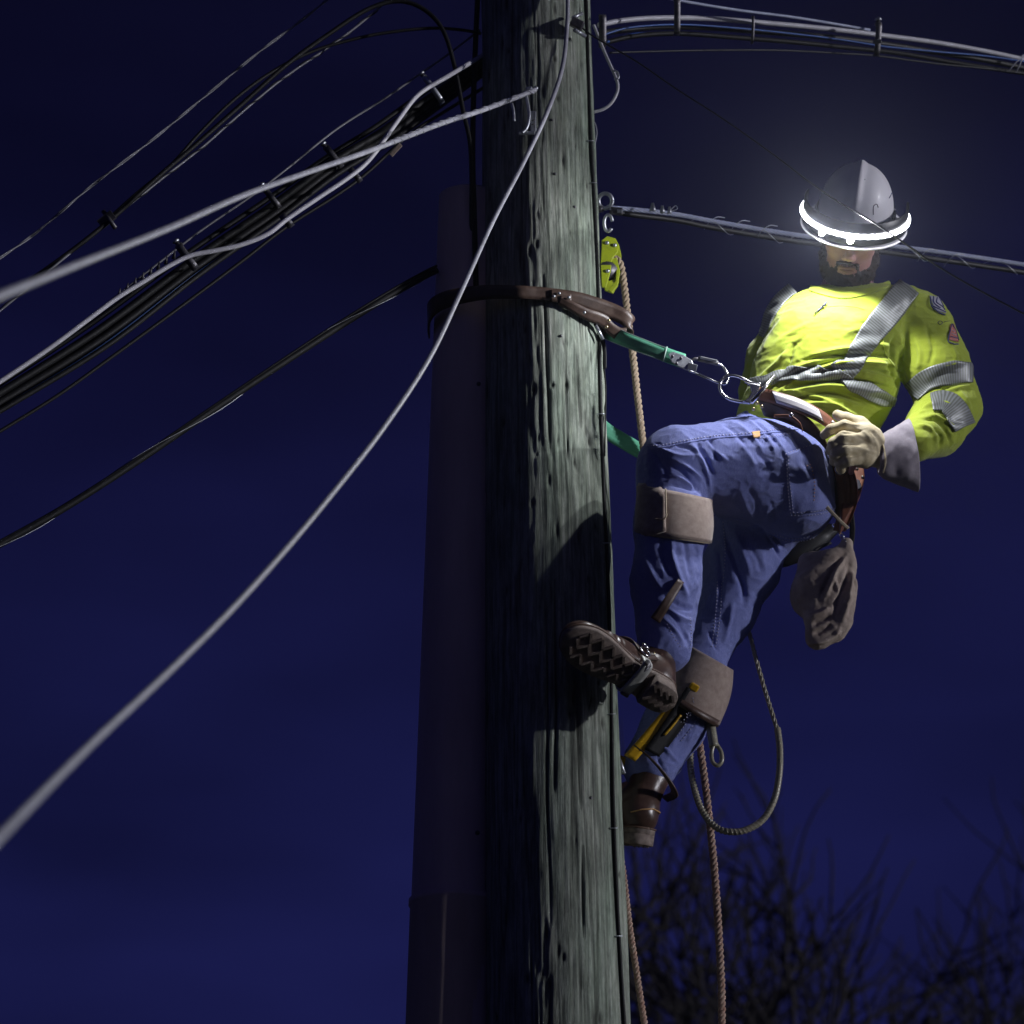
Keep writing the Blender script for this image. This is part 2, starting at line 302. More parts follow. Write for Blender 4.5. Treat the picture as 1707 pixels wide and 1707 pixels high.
# ------------------------------------------------------------------ utility pole
def pole_axis(z):
    # left/right silhouette read off the photo, vertical within a few mm per metre
    x = np.interp(z, [0, 3.74, 6.65, 9.4], [.140, .108, .066, .03]); r = np.interp(z, [0, 3.74, 5.2, 6.65, 9.4], [.196, .174, .161, .150, .136])
    return x, r
PX, PR = lambda z: pole_axis(z)[0], lambda z: pole_axis(z)[1]
pole = thing('utility_pole', 'tall weathered greenish wooden utility pole that the lineman climbs', 'utility pole', (PX(0), 0, 0))
def build_pole():
    z = np.r_[np.linspace(-.3, 3.5, 60), np.linspace(3.5, 6.85, 1220)[1:], np.linspace(6.85, 9.4, 60)[1:]]
    na = 312; th = np.linspace(0, 2*np.pi, na, endpoint=False)
    Z, TH = np.meshgrid(z, th, indexing='ij'); cx, r0 = pole_axis(Z)
    U = TH/(2*np.pi)
    warp = (vnoise2(U*8, Z*1.2, 3, 8)-.5)*.018+(vnoise2(U*24, Z*4, 5, 24)-.5)*.006
    u2 = (U+warp) % 1
    g1 = vnoise2(u2*96, Z*3.0, 11, 96); g2 = vnoise2(u2*170, Z*6, 12, 170); g3 = vnoise2(u2*44, Z*.9+9, 13, 44)
    r = r0*(1+.008*(vnoise2(U*4, Z*1.1, 21, 4)-.5)*2+.004*(vnoise2(U*6, Z*3.1, 22, 6)-.5)*2)
    r += .0013*(g1-.5)*2+.0011*(g2-.5)*2
    crack = .75*np.clip((np.abs(2*g3-1)*-1+.10)/.10, 0, 1)**1.3*np.clip((vnoise2(U*16, Z*1.5, 31, 16)-.35)*4, 0, 1)
    crack2 = np.clip((np.abs(2*g1-1)*-1+.10)/.10, 0, 1)*np.clip((vnoise2(U*20, Z*3, 33, 20)-.42)*5, 0, 1)
    r -= .0042*crack+.0026*crack2
    flake = np.clip((vnoise2(u2*28, Z*5.5, 41, 28)-.60)*9, 0, 1)       # torn splinters standing proud
    r += .0016*flake*vnoise2(u2*150, Z*12, 42, 150)
    wear = np.clip(crack*.9+crack2*.75, 0, 1)  # crack depth mask; the shade inside the cracks is painted from it
    # gaff holes and checks
    for k in range(150):
        zc = RNG.uniform(3.6, 6.8); uc = RNG.uniform(0, 1); L = RNG.uniform(.008, .03); wd = RNG.uniform(.003, .0055)
        i0, i1 = np.searchsorted(z, [zc-3*L, zc+3*L]); du = ((U[i0:i1]-uc+.5) % 1-.5)*2*np.pi*.16; dz = Z[i0:i1]-zc
        q = np.exp(-(du/wd)**2-(dz/L)**2); r[i0:i1] -= .0045*q; wear[i0:i1] = np.maximum(wear[i0:i1], q*.95)
    for k in range(22):
        zc = RNG.uniform(3.6, 6.8); uc = RNG.uniform(0, 1); L = RNG.uniform(.08, .4); wd = RNG.uniform(.0018, .0032); dr = RNG.uniform(-.02, .02)
        i0, i1 = np.searchsorted(z, [zc-L, zc+L]); dz = Z[i0:i1]-zc
        du = ((U[i0:i1]-uc+warp[i0:i1]+dr*dz+.5) % 1-.5)*2*np.pi*.16
        q = np.exp(-(du/wd)**2)*np.clip(1-(dz/L)**2, 0, 1)**.5; r[i0:i1] -= .009*q; wear[i0:i1] = np.maximum(wear[i0:i1], q)
    V = np.stack([cx+r*np.cos(TH), r*np.sin(TH), Z], -1).reshape(-1, 3); n = len(z)
    I, J = np.meshgrid(np.arange(n-1), np.arange(na), indexing='ij'); J2 = (J+1) % na
    Fq = np.stack([I*na+J, I*na+J2, (I+1)*na+J2, (I+1)*na+J], -1).reshape(-1, 4)
    o = new_obj('shaft', V, Fq, m_wood, pole)
    a = o.data.attributes.new('wear', 'FLOAT', 'POINT'); a.data.foreach_set('value', wear.reshape(-1).astype(np.float32))
    t = MB().add(*loft([ellring(np.array([PX(9.4), 0, 9.385]), RT*.13, np.array([0, .13, 0.]), 32), ellring(np.array([PX(9.4), 0, 9.45]), RT*.04, np.array([0, .04, 0.]), 32)]))
    t.build('pole_top', m_wood, pole)
build_pole()
def on_pole(px, py, off=.0):
    """point on the camera side of the pole's surface under a pixel (off = metres proud)"""
    y = -.15
    for _ in range(6):
        p = P(px, py, y); cx, r = pole_axis(p[2]); r += off
        y = -math.sqrt(max(1e-6, r*r-min((p[0]-cx)**2, r*r)))
    return P(px, py, y)
# wires stapled to the pole
gw = [(977, -60), (980, 30), (983, 130), (987, 240), (992, 330), (997, 430), (1001, 560), (1003, 660), (1007, 780), (1014, 930), (1018, 1040), (1021, 1180), (1024, 1330), (1029, 1470), (1036, 1600), (1043, 1707), (1050, 1800)]
pts = catmull([on_pole(a-2, b, .004) for a, b in gw], 10)
lo = pts[-1]; lo2 = np.array([lo[0]+.03, lo[1], .2]); pts = np.concatenate([pts, [lo2]])
MB().add(*tube(pts, .0048, 10)).build('ground_wire', m_black, pole)
for a, b in ((986, 235), (991, 305), (1004, 690), (1012, 905), (1021, 1190), (1025, 1380), (1033, 1560)):
    c = on_pole(a-2, b, .006); t_ = MB(); q = [c+RT*-.009+TC*-.012, c+RT*-.008+TC*.004, c+TC*.007, c+RT*.008+TC*.003, c+RT*.009-TC*.012]
    t_.add(*tube(catmull(q, 4), .0016, 6)); t_.build('staple', m_steel, pole)
for a, b in ((920, 200), (925, 290), (958, 345), (935, 560), (985, 1330)):
    c = on_pole(a, b, 0); n_ = c-np.array([PX(c[2]), 0, c[2]]); MB().add(*disc(c, n_, .0040, .003, 10)).build('nail', m_dsteel, pole)
# thin side drop wires along the pole
p2 = catmull([on_pole(a, b, .003) for a, b in ((990, 505), (1002, 540), (1006, 570), (1007, 610), (1010, 650), (1009, 700), (1008, 760))], 8)
MB().add(*tube(p2, .0022, 8)).build('loose_wire', m_black, pole)
# ------------------------------------------------------------------ conduit riser on the left of the pole
cond = thing('conduit_riser', 'wide purplish grey plastic riser conduit strapped to the left of the pole', 'conduit', (-.16, -.02, 0))
def conduit_ring(z, r, dy=0):
    l_ = np.interp(z, [0, 3.74, 4.1, 6.05, 7], [-.30, -.255, -.243, -.196, -.19]); c = np.array([l_+.13, .010, z])
    return c
ztop = P(745, 316, -.03)[2]
rings = []
for z, r in [(-.2, .104), (4.04, .102), (4.06, .098), (4.5, .095), (5.3, .088), (ztop-.01, .083), (ztop, .080)]:
    c = conduit_ring(z, r); rings.append(ellring(c+RT*(r-.13), RT*r, np.array([0, .85*r, 0]), 56))
ins = [ellring(conduit_ring(z_, r)+RT*(.083-.13), RT*r, np.array([0, .85*r, 0]), 56) for z_, r in ((ztop-.001, .076), (ztop-.5, .076))]
MB().add(*loft(rings+ins)).build('pipe', m_conduit, cond)
cz = 4.05
rr = [ellring(conduit_ring(z, .13)+RT*(-.0285), RT*r, np.array([0, .85*r, 0]), 56) for z, r in ((3.40, .1025), (3.401, .1045), (cz-.020, .1035), (cz-.018, .1075), (cz-.004, .1075), (cz, .100))]
MB().add(*loft(rr)).build('coupling', m_conduit, cond)
for a, b in ((804, 1388), (806, 640)):
    c = P(a-8, b, -.105); MB().add(*disc(c, TC, .006, .006, 10)).build('screw', m_dsteel, cond)
# ------------------------------------------------------------------ cables
def path3(pp, n=12):
    return catmull([P(*q) for q in pp], n)
def ext(pts, a=0., b=0.):
    pts = list(pts)
    if a: d = pts[0]-pts[1]; pts = [pts[0]+d/np.linalg.norm(d)*a]+pts
    if b: d = pts[-1]-pts[-2]; pts = pts+[pts[-1]+d/np.linalg.norm(d)*b]
    return np.array(pts)
def ys(xy, y0, y1, p_=1.):
    n = len(xy)-1; d = np.r_[0, np.cumsum([math.dist(xy[i], xy[i+1]) for i in range(n)])]; d = (d/d[-1])**p_
    return [(a, b, y0+(y1-y0)*t) for (a, b), t in zip(xy, d)]
def cable(name, label, xy, y0, y1, r, m, p_=1., e=(0, 0), seg=12, cat='cable', group=None):
    pts = ext(path3(ys(xy, y0, y1, p_)), *e)
    root = thing(name, label, cat, pts[0], group)
    root['_pts'] = 0
    MB().add(*tube(pts, r, seg)).build('jacket' if cat == 'cable' else 'strand', m, root)
    return root, pts
def wrap(pts, r, wr, pitch, m, name, parent, a=0., b=1., tight=1.0):
    p_, t = resample(pts, pitch/14); n = len(p_); i0, i1 = int(a*n), int(b*n); p_ = p_[i0:i1]; t = t[i0:i1]; T, N, B = frames(p_)
    q = 2*np.pi*t/pitch; c = p_+r*tight*(np.cos(q)[:, None]*N+np.sin(q)[:, None]*B)
    MB().add(*tube(c, wr, 5)).build(name, m, parent)
c, pts = cable('drop_cable', 'pale grey drop cable sweeping from the pole top down to the lower left corner', [(946, -30), (946, 30), (938, 110), (913, 185), (872, 272), (822, 368), (772, 478), (716, 596), (640, 712), (552, 825), (462, 932), (372, 1030), (268, 1132), (165, 1228), (80, 1312), (-10, 1405)], -.17, -4.1, .0058, m_grey, 1.5, (.4, 2))
c, pts = cable('drop_cable', 'pale twisted drop cable clamped to the pole, thick towards the left edge', [(892, 150), (862, 162), (800, 185), (735, 206), (662, 234), (600, 257), (505, 290), (400, 328), (280, 381), (140, 437), (-10, 497)], -.20, -3.7, .0066, m_grey, 1.4, (0, 2.5))
wrap(pts, .0068, .0018, .05, m_grey, 'grip_wire', c, 0, .12)
dc = thing('cable_clamp', 'steel wedge clamp with bail holding the drop cable on the dark pole face', 'clamp', P(872, 220, -.19))
MB().add(*tube(path3([(853, 172, -.21), (856, 185, -.21), (857, 202, -.21)]), .004, 8)).add(*tube(path3([(877, 158, -.21), (881, 180, -.21), (882, 196, -.21), (878, 213, -.21), (870, 221, -.21)]), .0045, 8)).build('bail', m_steel, dc)
b1 = MB(); b1.add(*box(P(889, 203, -.19), camvec(1, 0, 0), camvec(0, 1, 0), TC, (.008, .028, .006))); bevel(b1.build('wedge', m_steel, dc, False), .002)
b1 = MB(); b1.add(*box(P(878, 222, -.19), camvec(1, 0.03, 0), camvec(0, 1, 0), TC, (.022, .0035, .012))); bevel(b1.build('foot_plate', m_steel, dc, False), .0015)
b1 = MB(); b1.add(*box(P(882, 149, -.20), camvec(1, 0.2, 0), camvec(-.2, 1, 0), TC, (.009, .006, .012))); bevel(b1.build('bolt_head', m_steel, dc, False), .003)
b1 = MB(); b1.add(*disc(P(893, 148, -.19), TC, .007, .012)); b1.build('washer', m_steel, dc)
for k in range(4):
    MB().add(*box(P(889, 186+7*k, -.199), camvec(1, .2, 0), UP, TC, (.005, .0012, .002))).build('tooth', m_dsteel, dc)
# thin twisted span wire, top left
xy = [(560, -12), (500, 36), (430, 88), (345, 158), (250, 236), (150, 312), (60, 388), (-15, 440)]
pts = ext(path3(ys(xy, .1, -.35)), 2.5, 3); r_ = thing('span_wire', 'thin twisted pale wire, topmost of the lines at upper left', 'wire', pts[0])
mb = MB(); rope(mb, pts, .0034, .26, 2, .0021, 6, .02); mb.build('strand', m_strand, r_)
# riser cables out of the conduit
c, pts = cable('riser_cable', 'black cable arching out of the conduit top and off to the left', [(786, 345), (786, 290), (783, 235), (772, 185), (757, 108), (737, 48), (704, 14), (662, 2), (612, 16), (552, 54), (480, 106), (405, 172), (330, 238), (262, 296), (180, 370), (95, 436), (-15, 512)], -.07, -.40, .0062, m_black, .9, (.3, 3))
c2_, pts2 = cable('riser_cable', 'black cable running straight up the left flank of the pole from the conduit', [(790, 340), (788, 260), (789, 180), (792, 90), (797, -20)], -.06, -.02, .0075, m_black, 1, (.3, .4))
c, pts3 = cable('lashed_cable', 'thin black cable dipping from the pole into the arching riser cable', [(802, 56), (770, 50), (720, 47), (655, 53), (595, 64), (520, 86), (450, 122), (388, 168), (330, 225), (285, 275), (225, 325), (180, 366)], -.03, -.32, .0045, m_black, .95)
c, pts4 = cable('span_wire', 'grey strand meeting the black arching cable at upper left', [(660, -12), (612, 30), (560, 70), (470, 132), (400, 190), (340, 243), (280, 290), (205, 350), (150, 395)], .0, -.34, .0030, m_strand, 1, (1, 1), cat='wire')
wrap(pts4, .0042, .0015, .12, m_black, 'lashing', c)
cl = thing('cable_clamp', 'small bolted clamp on the thin black cables at upper left', 'clamp', P(183, 372, -.34))
MB().add(*box(P(178, 366, -.34), camvec(1, .8, 0), camvec(-.8, 1, 0), TC, (.022, .012, .012))).build('jaw', m_dsteel, cl, False)
MB().add(*tube([P(172, 352, -.35), P(192, 380, -.35)], .006, 8)).build('bolt', m_dsteel, cl)
# main bundle, left: several cables, strand and the pale cable
strand_xy = [(800, 50), (745, 92), (702, 122), (640, 165), (560, 216), (480, 280), (420, 326), (330, 388), (250, 450)]
c, pts = cable('messenger_strand', 'grey steel strand above the black cable bundle at left', strand_xy, -.02, -.30, .0030, m_strand, 1, (0, .2), cat='strand')
bund = [
 ('black cable, uppermost in the left bundle', [(800, 98), (716, 148), (625, 212), (545, 262), (446, 332), (310, 424), (150, 541), (-15, 650)], .0085, m_black, 0),
 ('black cable, second in the left bundle', [(800, 108), (722, 158), (632, 222), (550, 272), (452, 344), (318, 436), (160, 553), (-15, 664)], .0120, m_black, .01),
 ('black cable, third in the left bundle', [(800, 118), (728, 168), (640, 230), (556, 281), (458, 356), (326, 447), (168, 566), (-15, 680)], .0130, m_black, -.01),
 ('thin blue cable inside the left bundle', [(800, 112), (724, 166), (630, 232), (545, 285), (450, 362), (330, 452), (170, 575), (-15, 690)], .0030, m_blue, -.02),
 ('black cable, lowest in the left bundle', [(800, 128), (732, 178), (645, 240), (560, 292), (462, 366), (332, 458), (176, 578), (-15, 694)], .0085, m_black, .0),
 ('black cable, hidden core of the left bundle', [(800, 106), (722, 160), (632, 224), (548, 275), (452, 350), (318, 440), (160, 560), (-15, 672)], .0120, m_black, -.025)]
for lb, xy, rad, mt, dy in bund:
    cable('bundle_cable', lb+', running down to the left edge', xy, .03-dy, -.45-dy, rad*.85, mt, .8, (.09, 4), group='black cables of the left bundle')
c, ptsw = cable('pale_cable', 'pale cable bowing out of the left bundle and joining it again', [(818, 84), (752, 124), (712, 147), (690, 165), (668, 194), (646, 225), (627, 252), (606, 276), (575, 300), (530, 330), (480, 364), (446, 390), (402, 408), (358, 418), (318, 426), (282, 443), (238, 470), (196, 496), (150, 530), (80, 582), (-15, 646)], .02, -.52, .0062, m_white, .35, (.06, 3))
cable('lower_cable', 'thin black cable hanging just under the left bundle', [(800, 150), (735, 190), (680, 226), (612, 288), (560, 326), (478, 378), (405, 434), (330, 490), (262, 540), (185, 596), (95, 660), (-15, 728)], -.03, -.45, .0045, m_black, 1, (.08, 4))
c, ptsl = cable('lashed_cable', 'thick black lashed cable leaving the conduit at mid height', [(728, 450), (700, 464), (640, 498), (558, 549), (470, 606), (350, 686), (230, 768), (105, 848), (-15, 915)], -.03, -.35, .0095, m_black, 1, (0, 4))
c2, _ = cable('support_strand', 'thin strand lashed on top of the thick mid-height cable', [(728, 443), (700, 457), (640, 491), (558, 542), (470, 600), (350, 681), (230, 763), (105, 844), (-15, 910)], -.035, -.355, .0034, m_black, 1, (0, 4), cat='strand')
wrap(ptsl, .0112, .0008, .62, m_steel, 'lashing_wire', c)
def band_clamp(px, py, y, ang, L, Wd, label, bolts=True, mt=None):
    t = thing('spacer_clamp', label, 'clamp', P(px, py, y)); d = camvec(math.cos(ang), math.sin(ang), 0); n_ = camvec(-math.sin(ang), math.cos(ang), 0)
    c = P(px, py, y)
    q = [c+n_*L+TC*-.02, c+n_*L+TC*.018, c+n_*(L*.5)+TC*.026, c-n_*(L*.5)+TC*.026, c-n_*L+TC*.018, c-n_*L-TC*.02]
    V = []; Fc = []
    for k, s in enumerate(catmull(q, 5)): V += [s-d*Wd, s+d*Wd]
    for k in range(len(V)//2-1): Fc.append((2*k, 2*k+1, 2*k+3, 2*k+2))
    solid(new_obj('band', V, Fc, mt or m_dsteel, t), .003)
    if bolts:
        MB().add(*tube([c+n_*(L+.012)+d*.0, c+n_*(L-.012)], .006, 8)).build('bolt', m_dsteel, t)
        MB().add(*disc(c+n_*(L+.012), n_, .010, .008, 6)).build('nut', m_steel, t)
    return t
band_clamp(722, 150, -.11, R_(35), .040, .0075, 'flat spacer band round the left bundle nearest the pole', mt=m_steel)
band_clamp(556, 262, -.18, R_(38), .030, .009, 'dark bolted clamp half way along the left bundle')
band_clamp(453, 330, -.25, R_(38), .028, .008, 'small dark clamp left of the crossing of pale cables')
band_clamp(312, 428, -.34, R_(36), .034, .010, 'large bolted clamp where the pale cable joins the left bundle')
band_clamp(592, 292, -.24, R_(40), .018, .008, 'dark tape band round the pale cable below the crossing', False)
band_clamp(478, 368, -.30, R_(38), .016, .010, 'dark wrap round the pale and thin black cables', False)
tg = thing('cable_tag', 'small orange tag on the bundle behind the crossing cables', 'tag', P(614, 250, -.15)); bevel(MB().add(*box(P(612, 252, -.16), camvec(1, .5, 0), camvec(-.5, 1, 0), TC, (.016, .0045, .003))).build('plate', m_orange, tg, False), .001)
tg = thing('cable_tag', 'pale tan tag under the pale cable near the conduit', 'tag', P(660, 250, -.14)); bevel(MB().add(*box(P(660, 250, -.15), camvec(1, 1.1, 0), camvec(-1.1, 1, 0), TC, (.020, .0055, .003))).build('plate', m_pad, tg, False), .001)
sp = thing('spiral_spikes', 'row of small dark plastic spikes along the top of the left bundle', 'cable guard', P(230, 480, -.38))
for k in range(8):
    x = 198+k*13; y_ = 487-k*9; b0 = P(x, y_, -.38+.003*k); MB().add(*tube([b0-UP*.012, b0+UP*.01+RT*.004], [.006, .001], 6)).build('spike', m_dsteel, sp)
# right side: messenger with lashing
msx = [(1012, 346), (1060, 350), (1130, 358), (1200, 371), (1330, 392), (1485, 410), (1600, 425), (1720, 443)]
rm = thing('messenger_strand', 'pale twisted steel strand crossing behind the hard hat', 'strand', P(1012, 346, .03))
ptm = ext(path3(ys(msx, .03, .75)), 0, 5); mb = MB(); rope(mb, ptm, .0062, .11, 6, .0024, 5, .012); mb.build('strand', m_bstrand, rm)
rb = [(1018, 353), (1060, 359), (1130, 368), (1200, 382), (1330, 403), (1485, 422), (1600, 438), (1720, 456)]
rc, ptc = cable('lashed_cable', 'black cable lashed under the pale strand at right', rb, .05, .76, .0075, m_black2, 1, (0, 5))
wrap(ptc+np.array([0, 0, .006]), .0155, .0011, .17, m_steel, 'lashing_wire', rc, .04, .22, 1)
for a in ((1190, 366), (1232, 372), (1278, 380), (1545, 420), (1590, 428)):
    q = path3([(a[0]-16, a[1]+16, .1+.5*(a[0]-1000)/700), (a[0]-8, a[1]+5, .08+.5*(a[0]-1000)/700), (a[0]+5, a[1]-4, .08+.5*(a[0]-1000)/700), (a[0]+18, a[1]-3, .1+.5*(a[0]-1000)/700)])
    MB().add(*tube(q, .0013, 6)).build('wire_tail', m_steel, rc)
cg = thing('strand_clamp', 'small pale clamps sitting on the strand just right of the pole', 'clamp', P(1095, 350, .05))
for a, b, s in ((1088, 346, 1), (1104, 349, .8), (1116, 350, .7)):
    MB().add(*loft([ellring(P(a, b+6, .05), RT*.010*s, TC*.008, 10), ellring(P(a, b, .05), RT*.007*s, TC*.006, 10), ellring(P(a, b-8*s, .05), RT*.0035, TC*.003, 10)])).build('clip', m_steel, cg)
MB().add(*tube(path3([(1118, 350, .05), (1126, 343, .05), (1129, 348, .05), (1120, 352, .05)]), .0014, 6)).build('wire_loop', m_steel, cg)
hk = thing('eye_bolt', 'round steel eye bolt on the right side of the pole at the strand', 'eye bolt', P(1000, 340, 0))
def ringpts(c, A, B, n=40, a0=0, a1=2*math.pi): return ellring(np.asarray(c), A, B, n, a0, a1)
q = ringpts(P(1009, 335, .0), RT*.0185, UP*.020, 40, 0, 2*math.pi-.001); MB().add(*tube(np.concatenate([q, q[:1]]), .0058, 10)).build('eye', m_steel, hk)
MB().add(*tube([P(985, 352, .02), P(1004, 348, 0)], .009, 10)).build('shank', m_dsteel, hk)
bevel(MB().add(*box(P(1028, 352, .0), camvec(1, -.1, 0), UP, TC, (.016, .010, .010))).build('dead_end_clamp', m_dsteel, hk, False), .003)
bevel(MB().add(*box(P(1033, 352, -.012), camvec(1, -.1, 0), UP, TC, (.007, .0045, .002))).build('clamp_plate', m_steel, hk, False), .001)
q = ringpts(P(1014, 372, -.01), RT*.011, UP*.022, 30, .2, 5.6); MB().add(*tube(q, .0048, 8)).build('hook', m_steel, hk)
# snatch block
sb = thing('snatch_block', 'lime green snatch block hanging from the hook beside the pole', 'pulley', P(1018, 480, -.02))
def plate(pts_, y, t, m, name, parent, bev=.002):
    A = np.array([P(a, b, y) for a, b in pts_]); B = A+np.array([0, t, 0]); n = len(A)
    o = new_obj(name, np.concatenate([A, B]), [tuple(range(n)), tuple(range(2*n-1, n-1, -1))]+[(i, i+n, (i+1) % n+n, (i+1) % n) for i in range(n)], m, parent, False); return bevel(o, bev)
plate([(1003, 400), (1012, 393), (1026, 397), (1032, 408), (1030, 420), (1021, 430), (1018, 452), (1010, 480), (1003, 478), (1001, 440)], -.035, .006, m_lime, 'side_plate', sb)
plate([(1003, 400), (1012, 393), (1026, 397), (1032, 408), (1036, 425), (1034, 470), (1022, 489), (1008, 484), (1003, 450)], .012, .006, m_lime, 'side_plate', sb)
plate([(1018, 432), (1028, 428), (1034, 452), (1030, 476), (1020, 488), (1013, 483), (1026, 468), (1027, 450)], -.030, .008, m_lime, 'hook_arm', sb)
V, Fc = loft([ellring(P(1013, 452, yy), RT*rr_, UP*rr_, 30) for yy, rr_ in ((-.028, .026), (-.022, .026), (-.012, .018), (-.002, .026), (.008, .026))]); MB().add(V, Fc).build('sheave', m_dsteel, sb)
for a, b in ((1012, 405), (1025, 409), (1013, 452)): MB().add(*disc(P(a, b, -.036), TC, .0055, .005, 10)).build('rivet', m_steel, sb)
# hand line over the block
def rope_thing(label, xy, y0, y1, R, m, e=(0, 0), pitch=.045, name='rope'):
    pts = ext(path3(ys(xy, y0, y1)), *e); t = thing(name, label, 'rope', pts[0]); mb = MB(); rope(mb, pts, R, pitch); mb.build('lay', m, t); return t, pts
rope_thing('tan twisted hand line hanging from the snatch block to behind the raised knee', [(1012, 440), (1022, 430), (1034, 440), (1041, 480), (1048, 540), (1056, 600), (1062, 655), (1068, 705), (1074, 760), (1085, 860)], -.01, .10, .0085, m_rope)
rope_thing('reddish tan rope falling from behind the lower leg to the bottom edge', [(1150, 1140), (1158, 1190), (1167, 1245), (1176, 1310), (1184, 1380), (1191, 1450), (1196, 1520), (1200, 1590), (1203, 1660), (1203, 1760)], .22, .22, .0085, m_rope2, (0, 2.6))
rope_thing('reddish tan rope running along the right edge of the lower pole', [(1020, 1380), (1034, 1425), (1042, 1480), (1049, 1540), (1058, 1600), (1067, 1660), (1078, 1730)], .10, .06, .0072, m_rope2, (0, 2.6), .038)
# top right aerial bundle
top = [
 ('pale grey tube cable, widest of the bundle at the top right', [(998, 42), (1040, 34), (1100, 30), (1180, 31), (1260, 37), (1370, 47), (1470, 59), (1560, 71), (1640, 85), (1720, 102)], .0074, m_white, 0),
 ('black cable directly under the pale tube at the top right', [(998, 56), (1040, 50), (1100, 45), (1180, 46), (1260, 52), (1370, 61), (1470, 73), (1560, 87), (1640, 100), (1720, 116)], .0085, m_black2, .01),
 ('thin blue cable in the bundle at the top right', [(1000, 60), (1050, 46), (1130, 41), (1220, 46), (1320, 56), (1400, 66), (1480, 78), (1560, 86), (1640, 93), (1720, 104)], .0026, m_blue, -.012),
 ('short blue loop of cable close to the pole at the top right', [(1012, 70), (1030, 64), (1052, 58), (1075, 56), (1130, 58)], .0036, m_blue, -.01),
 ('black cable at the underside of the bundle at the top right', [(1004, 72), (1060, 60), (1130, 56), (1220, 62), (1320, 70), (1420, 80), (1500, 89), (1600, 106), (1720, 124)], .0070, m_black, .0),
 ('thin dark wire lowest in the bundle at the top right', [(1016, 88), (1080, 86), (1180, 84), (1300, 84), (1400, 89), (1460, 93), (1560, 106), (1640, 114), (1720, 124)], .0028, m_black2, -.01)]
for lb, xy, rad, mt, dy in top: cable('bundle_cable', lb, xy, .0+dy, .7+dy, rad, mt, 1, (0, 5 if xy[-1][0] > 1700 else 0), group='cables of the top right bundle')
c, ptt = cable('messenger_strand', 'pale strand above the top right bundle, leaving at the top edge', [(1060, -14), (1110, -4), (1150, 4), (1230, 17), (1330, 30), (1450, 50)], 0., .35, .0042, m_bstrand, cat='strand')
band_clamp(1004, 52, -.01, R_(0), .040, .010, 'black band holding the top right bundle against the pole edge', False)
band_clamp(1128, 28, 0.02, R_(0), .046, .0085, 'wide spacer band on the top right bundle closest to the pole')
band_clamp(1254, 50, .12, R_(-2), .034, .004, 'narrow dark tie in the middle of the top right bundle', False)
band_clamp(1462, 66, .36, R_(-4), .044, .0085, 'spacer band with bright plate on the top right bundle above the hat')
bp = thing('clamp_plate', 'bright small plate fixed in the band above the hard hat', 'plate', P(1462, 70, .33)); bevel(MB().add(*box(P(1462, 69, .325), RT, UP, TC, (.012, .006, .003))).build('face', m_chrome, bp, False), .001)
lt = thing('wire_tie', 'loose pale wire tie round the bundle at the right edge', 'wire', P(1690, 110, .66)); MB().add(*tube(path3([(1682, 118, .63), (1690, 108, .62), (1700, 98, .62), (1706, 92, .63), (1700, 108, .63), (1694, 120, .64)]), .0022, 6)).build('strand', m_grey, lt)
cable('guy_wire', 'thin black wire slanting down from the pole top across the hard hat', [(955, 30), (985, 58), (1060, 102), (1130, 150), (1205, 198), (1290, 258), (1345, 300), (1400, 338), (1447, 365), (1500, 400), (1570, 448), (1640, 488), (1720, 530)], -.15, -.62, .0023, m_black2, 1, (0, 4), cat='wire')
c, _ = cable('looped_drop', 'white looped wire at the right side of the pole top', [(990, 42), (1000, 68), (1010, 92), (1019, 112), (1026, 128), (1030, 142), (1028, 156), (1019, 172), (1006, 182), (990, 187)], -.02, -.02, .0042, m_white, 1, cat='wire')
MB().add(*tube(path3([(1021, 118, -.03), (1029, 120, -.03), (1031, 130, -.03), (1024, 132, -.03)]), .003, 6)).build('splice', m_steel, c)
cable('looped_drop', 'thin wire loop close against the pole below the white loop', [(985, 200), (992, 206), (995, 222), (992, 240), (988, 262)], -.03, -.03, .0016, m_grey, 1, cat='wire')
tb = thing('terminal_bracket', 'dark bracket with a pale bolt on the lit edge of the pole top', 'bracket', P(965, 45, -.16))
bevel(MB().add(*box(P(962, 40, -.16), camvec(1, -.5, 0), camvec(.5, 1, 0), TC, (.018, .012, .02))).build('block', m_dsteel, tb, False), .004)
MB().add(*tube([P(955, 30, -.17), P(970, 22, -.15)], .005, 8)).build('bolt', m_steel, tb)
MB().add(*tube([P(958, 50, -.17), P(975, 60, -.13)], .006, 8)).build('lower_bolt', m_steel, tb)
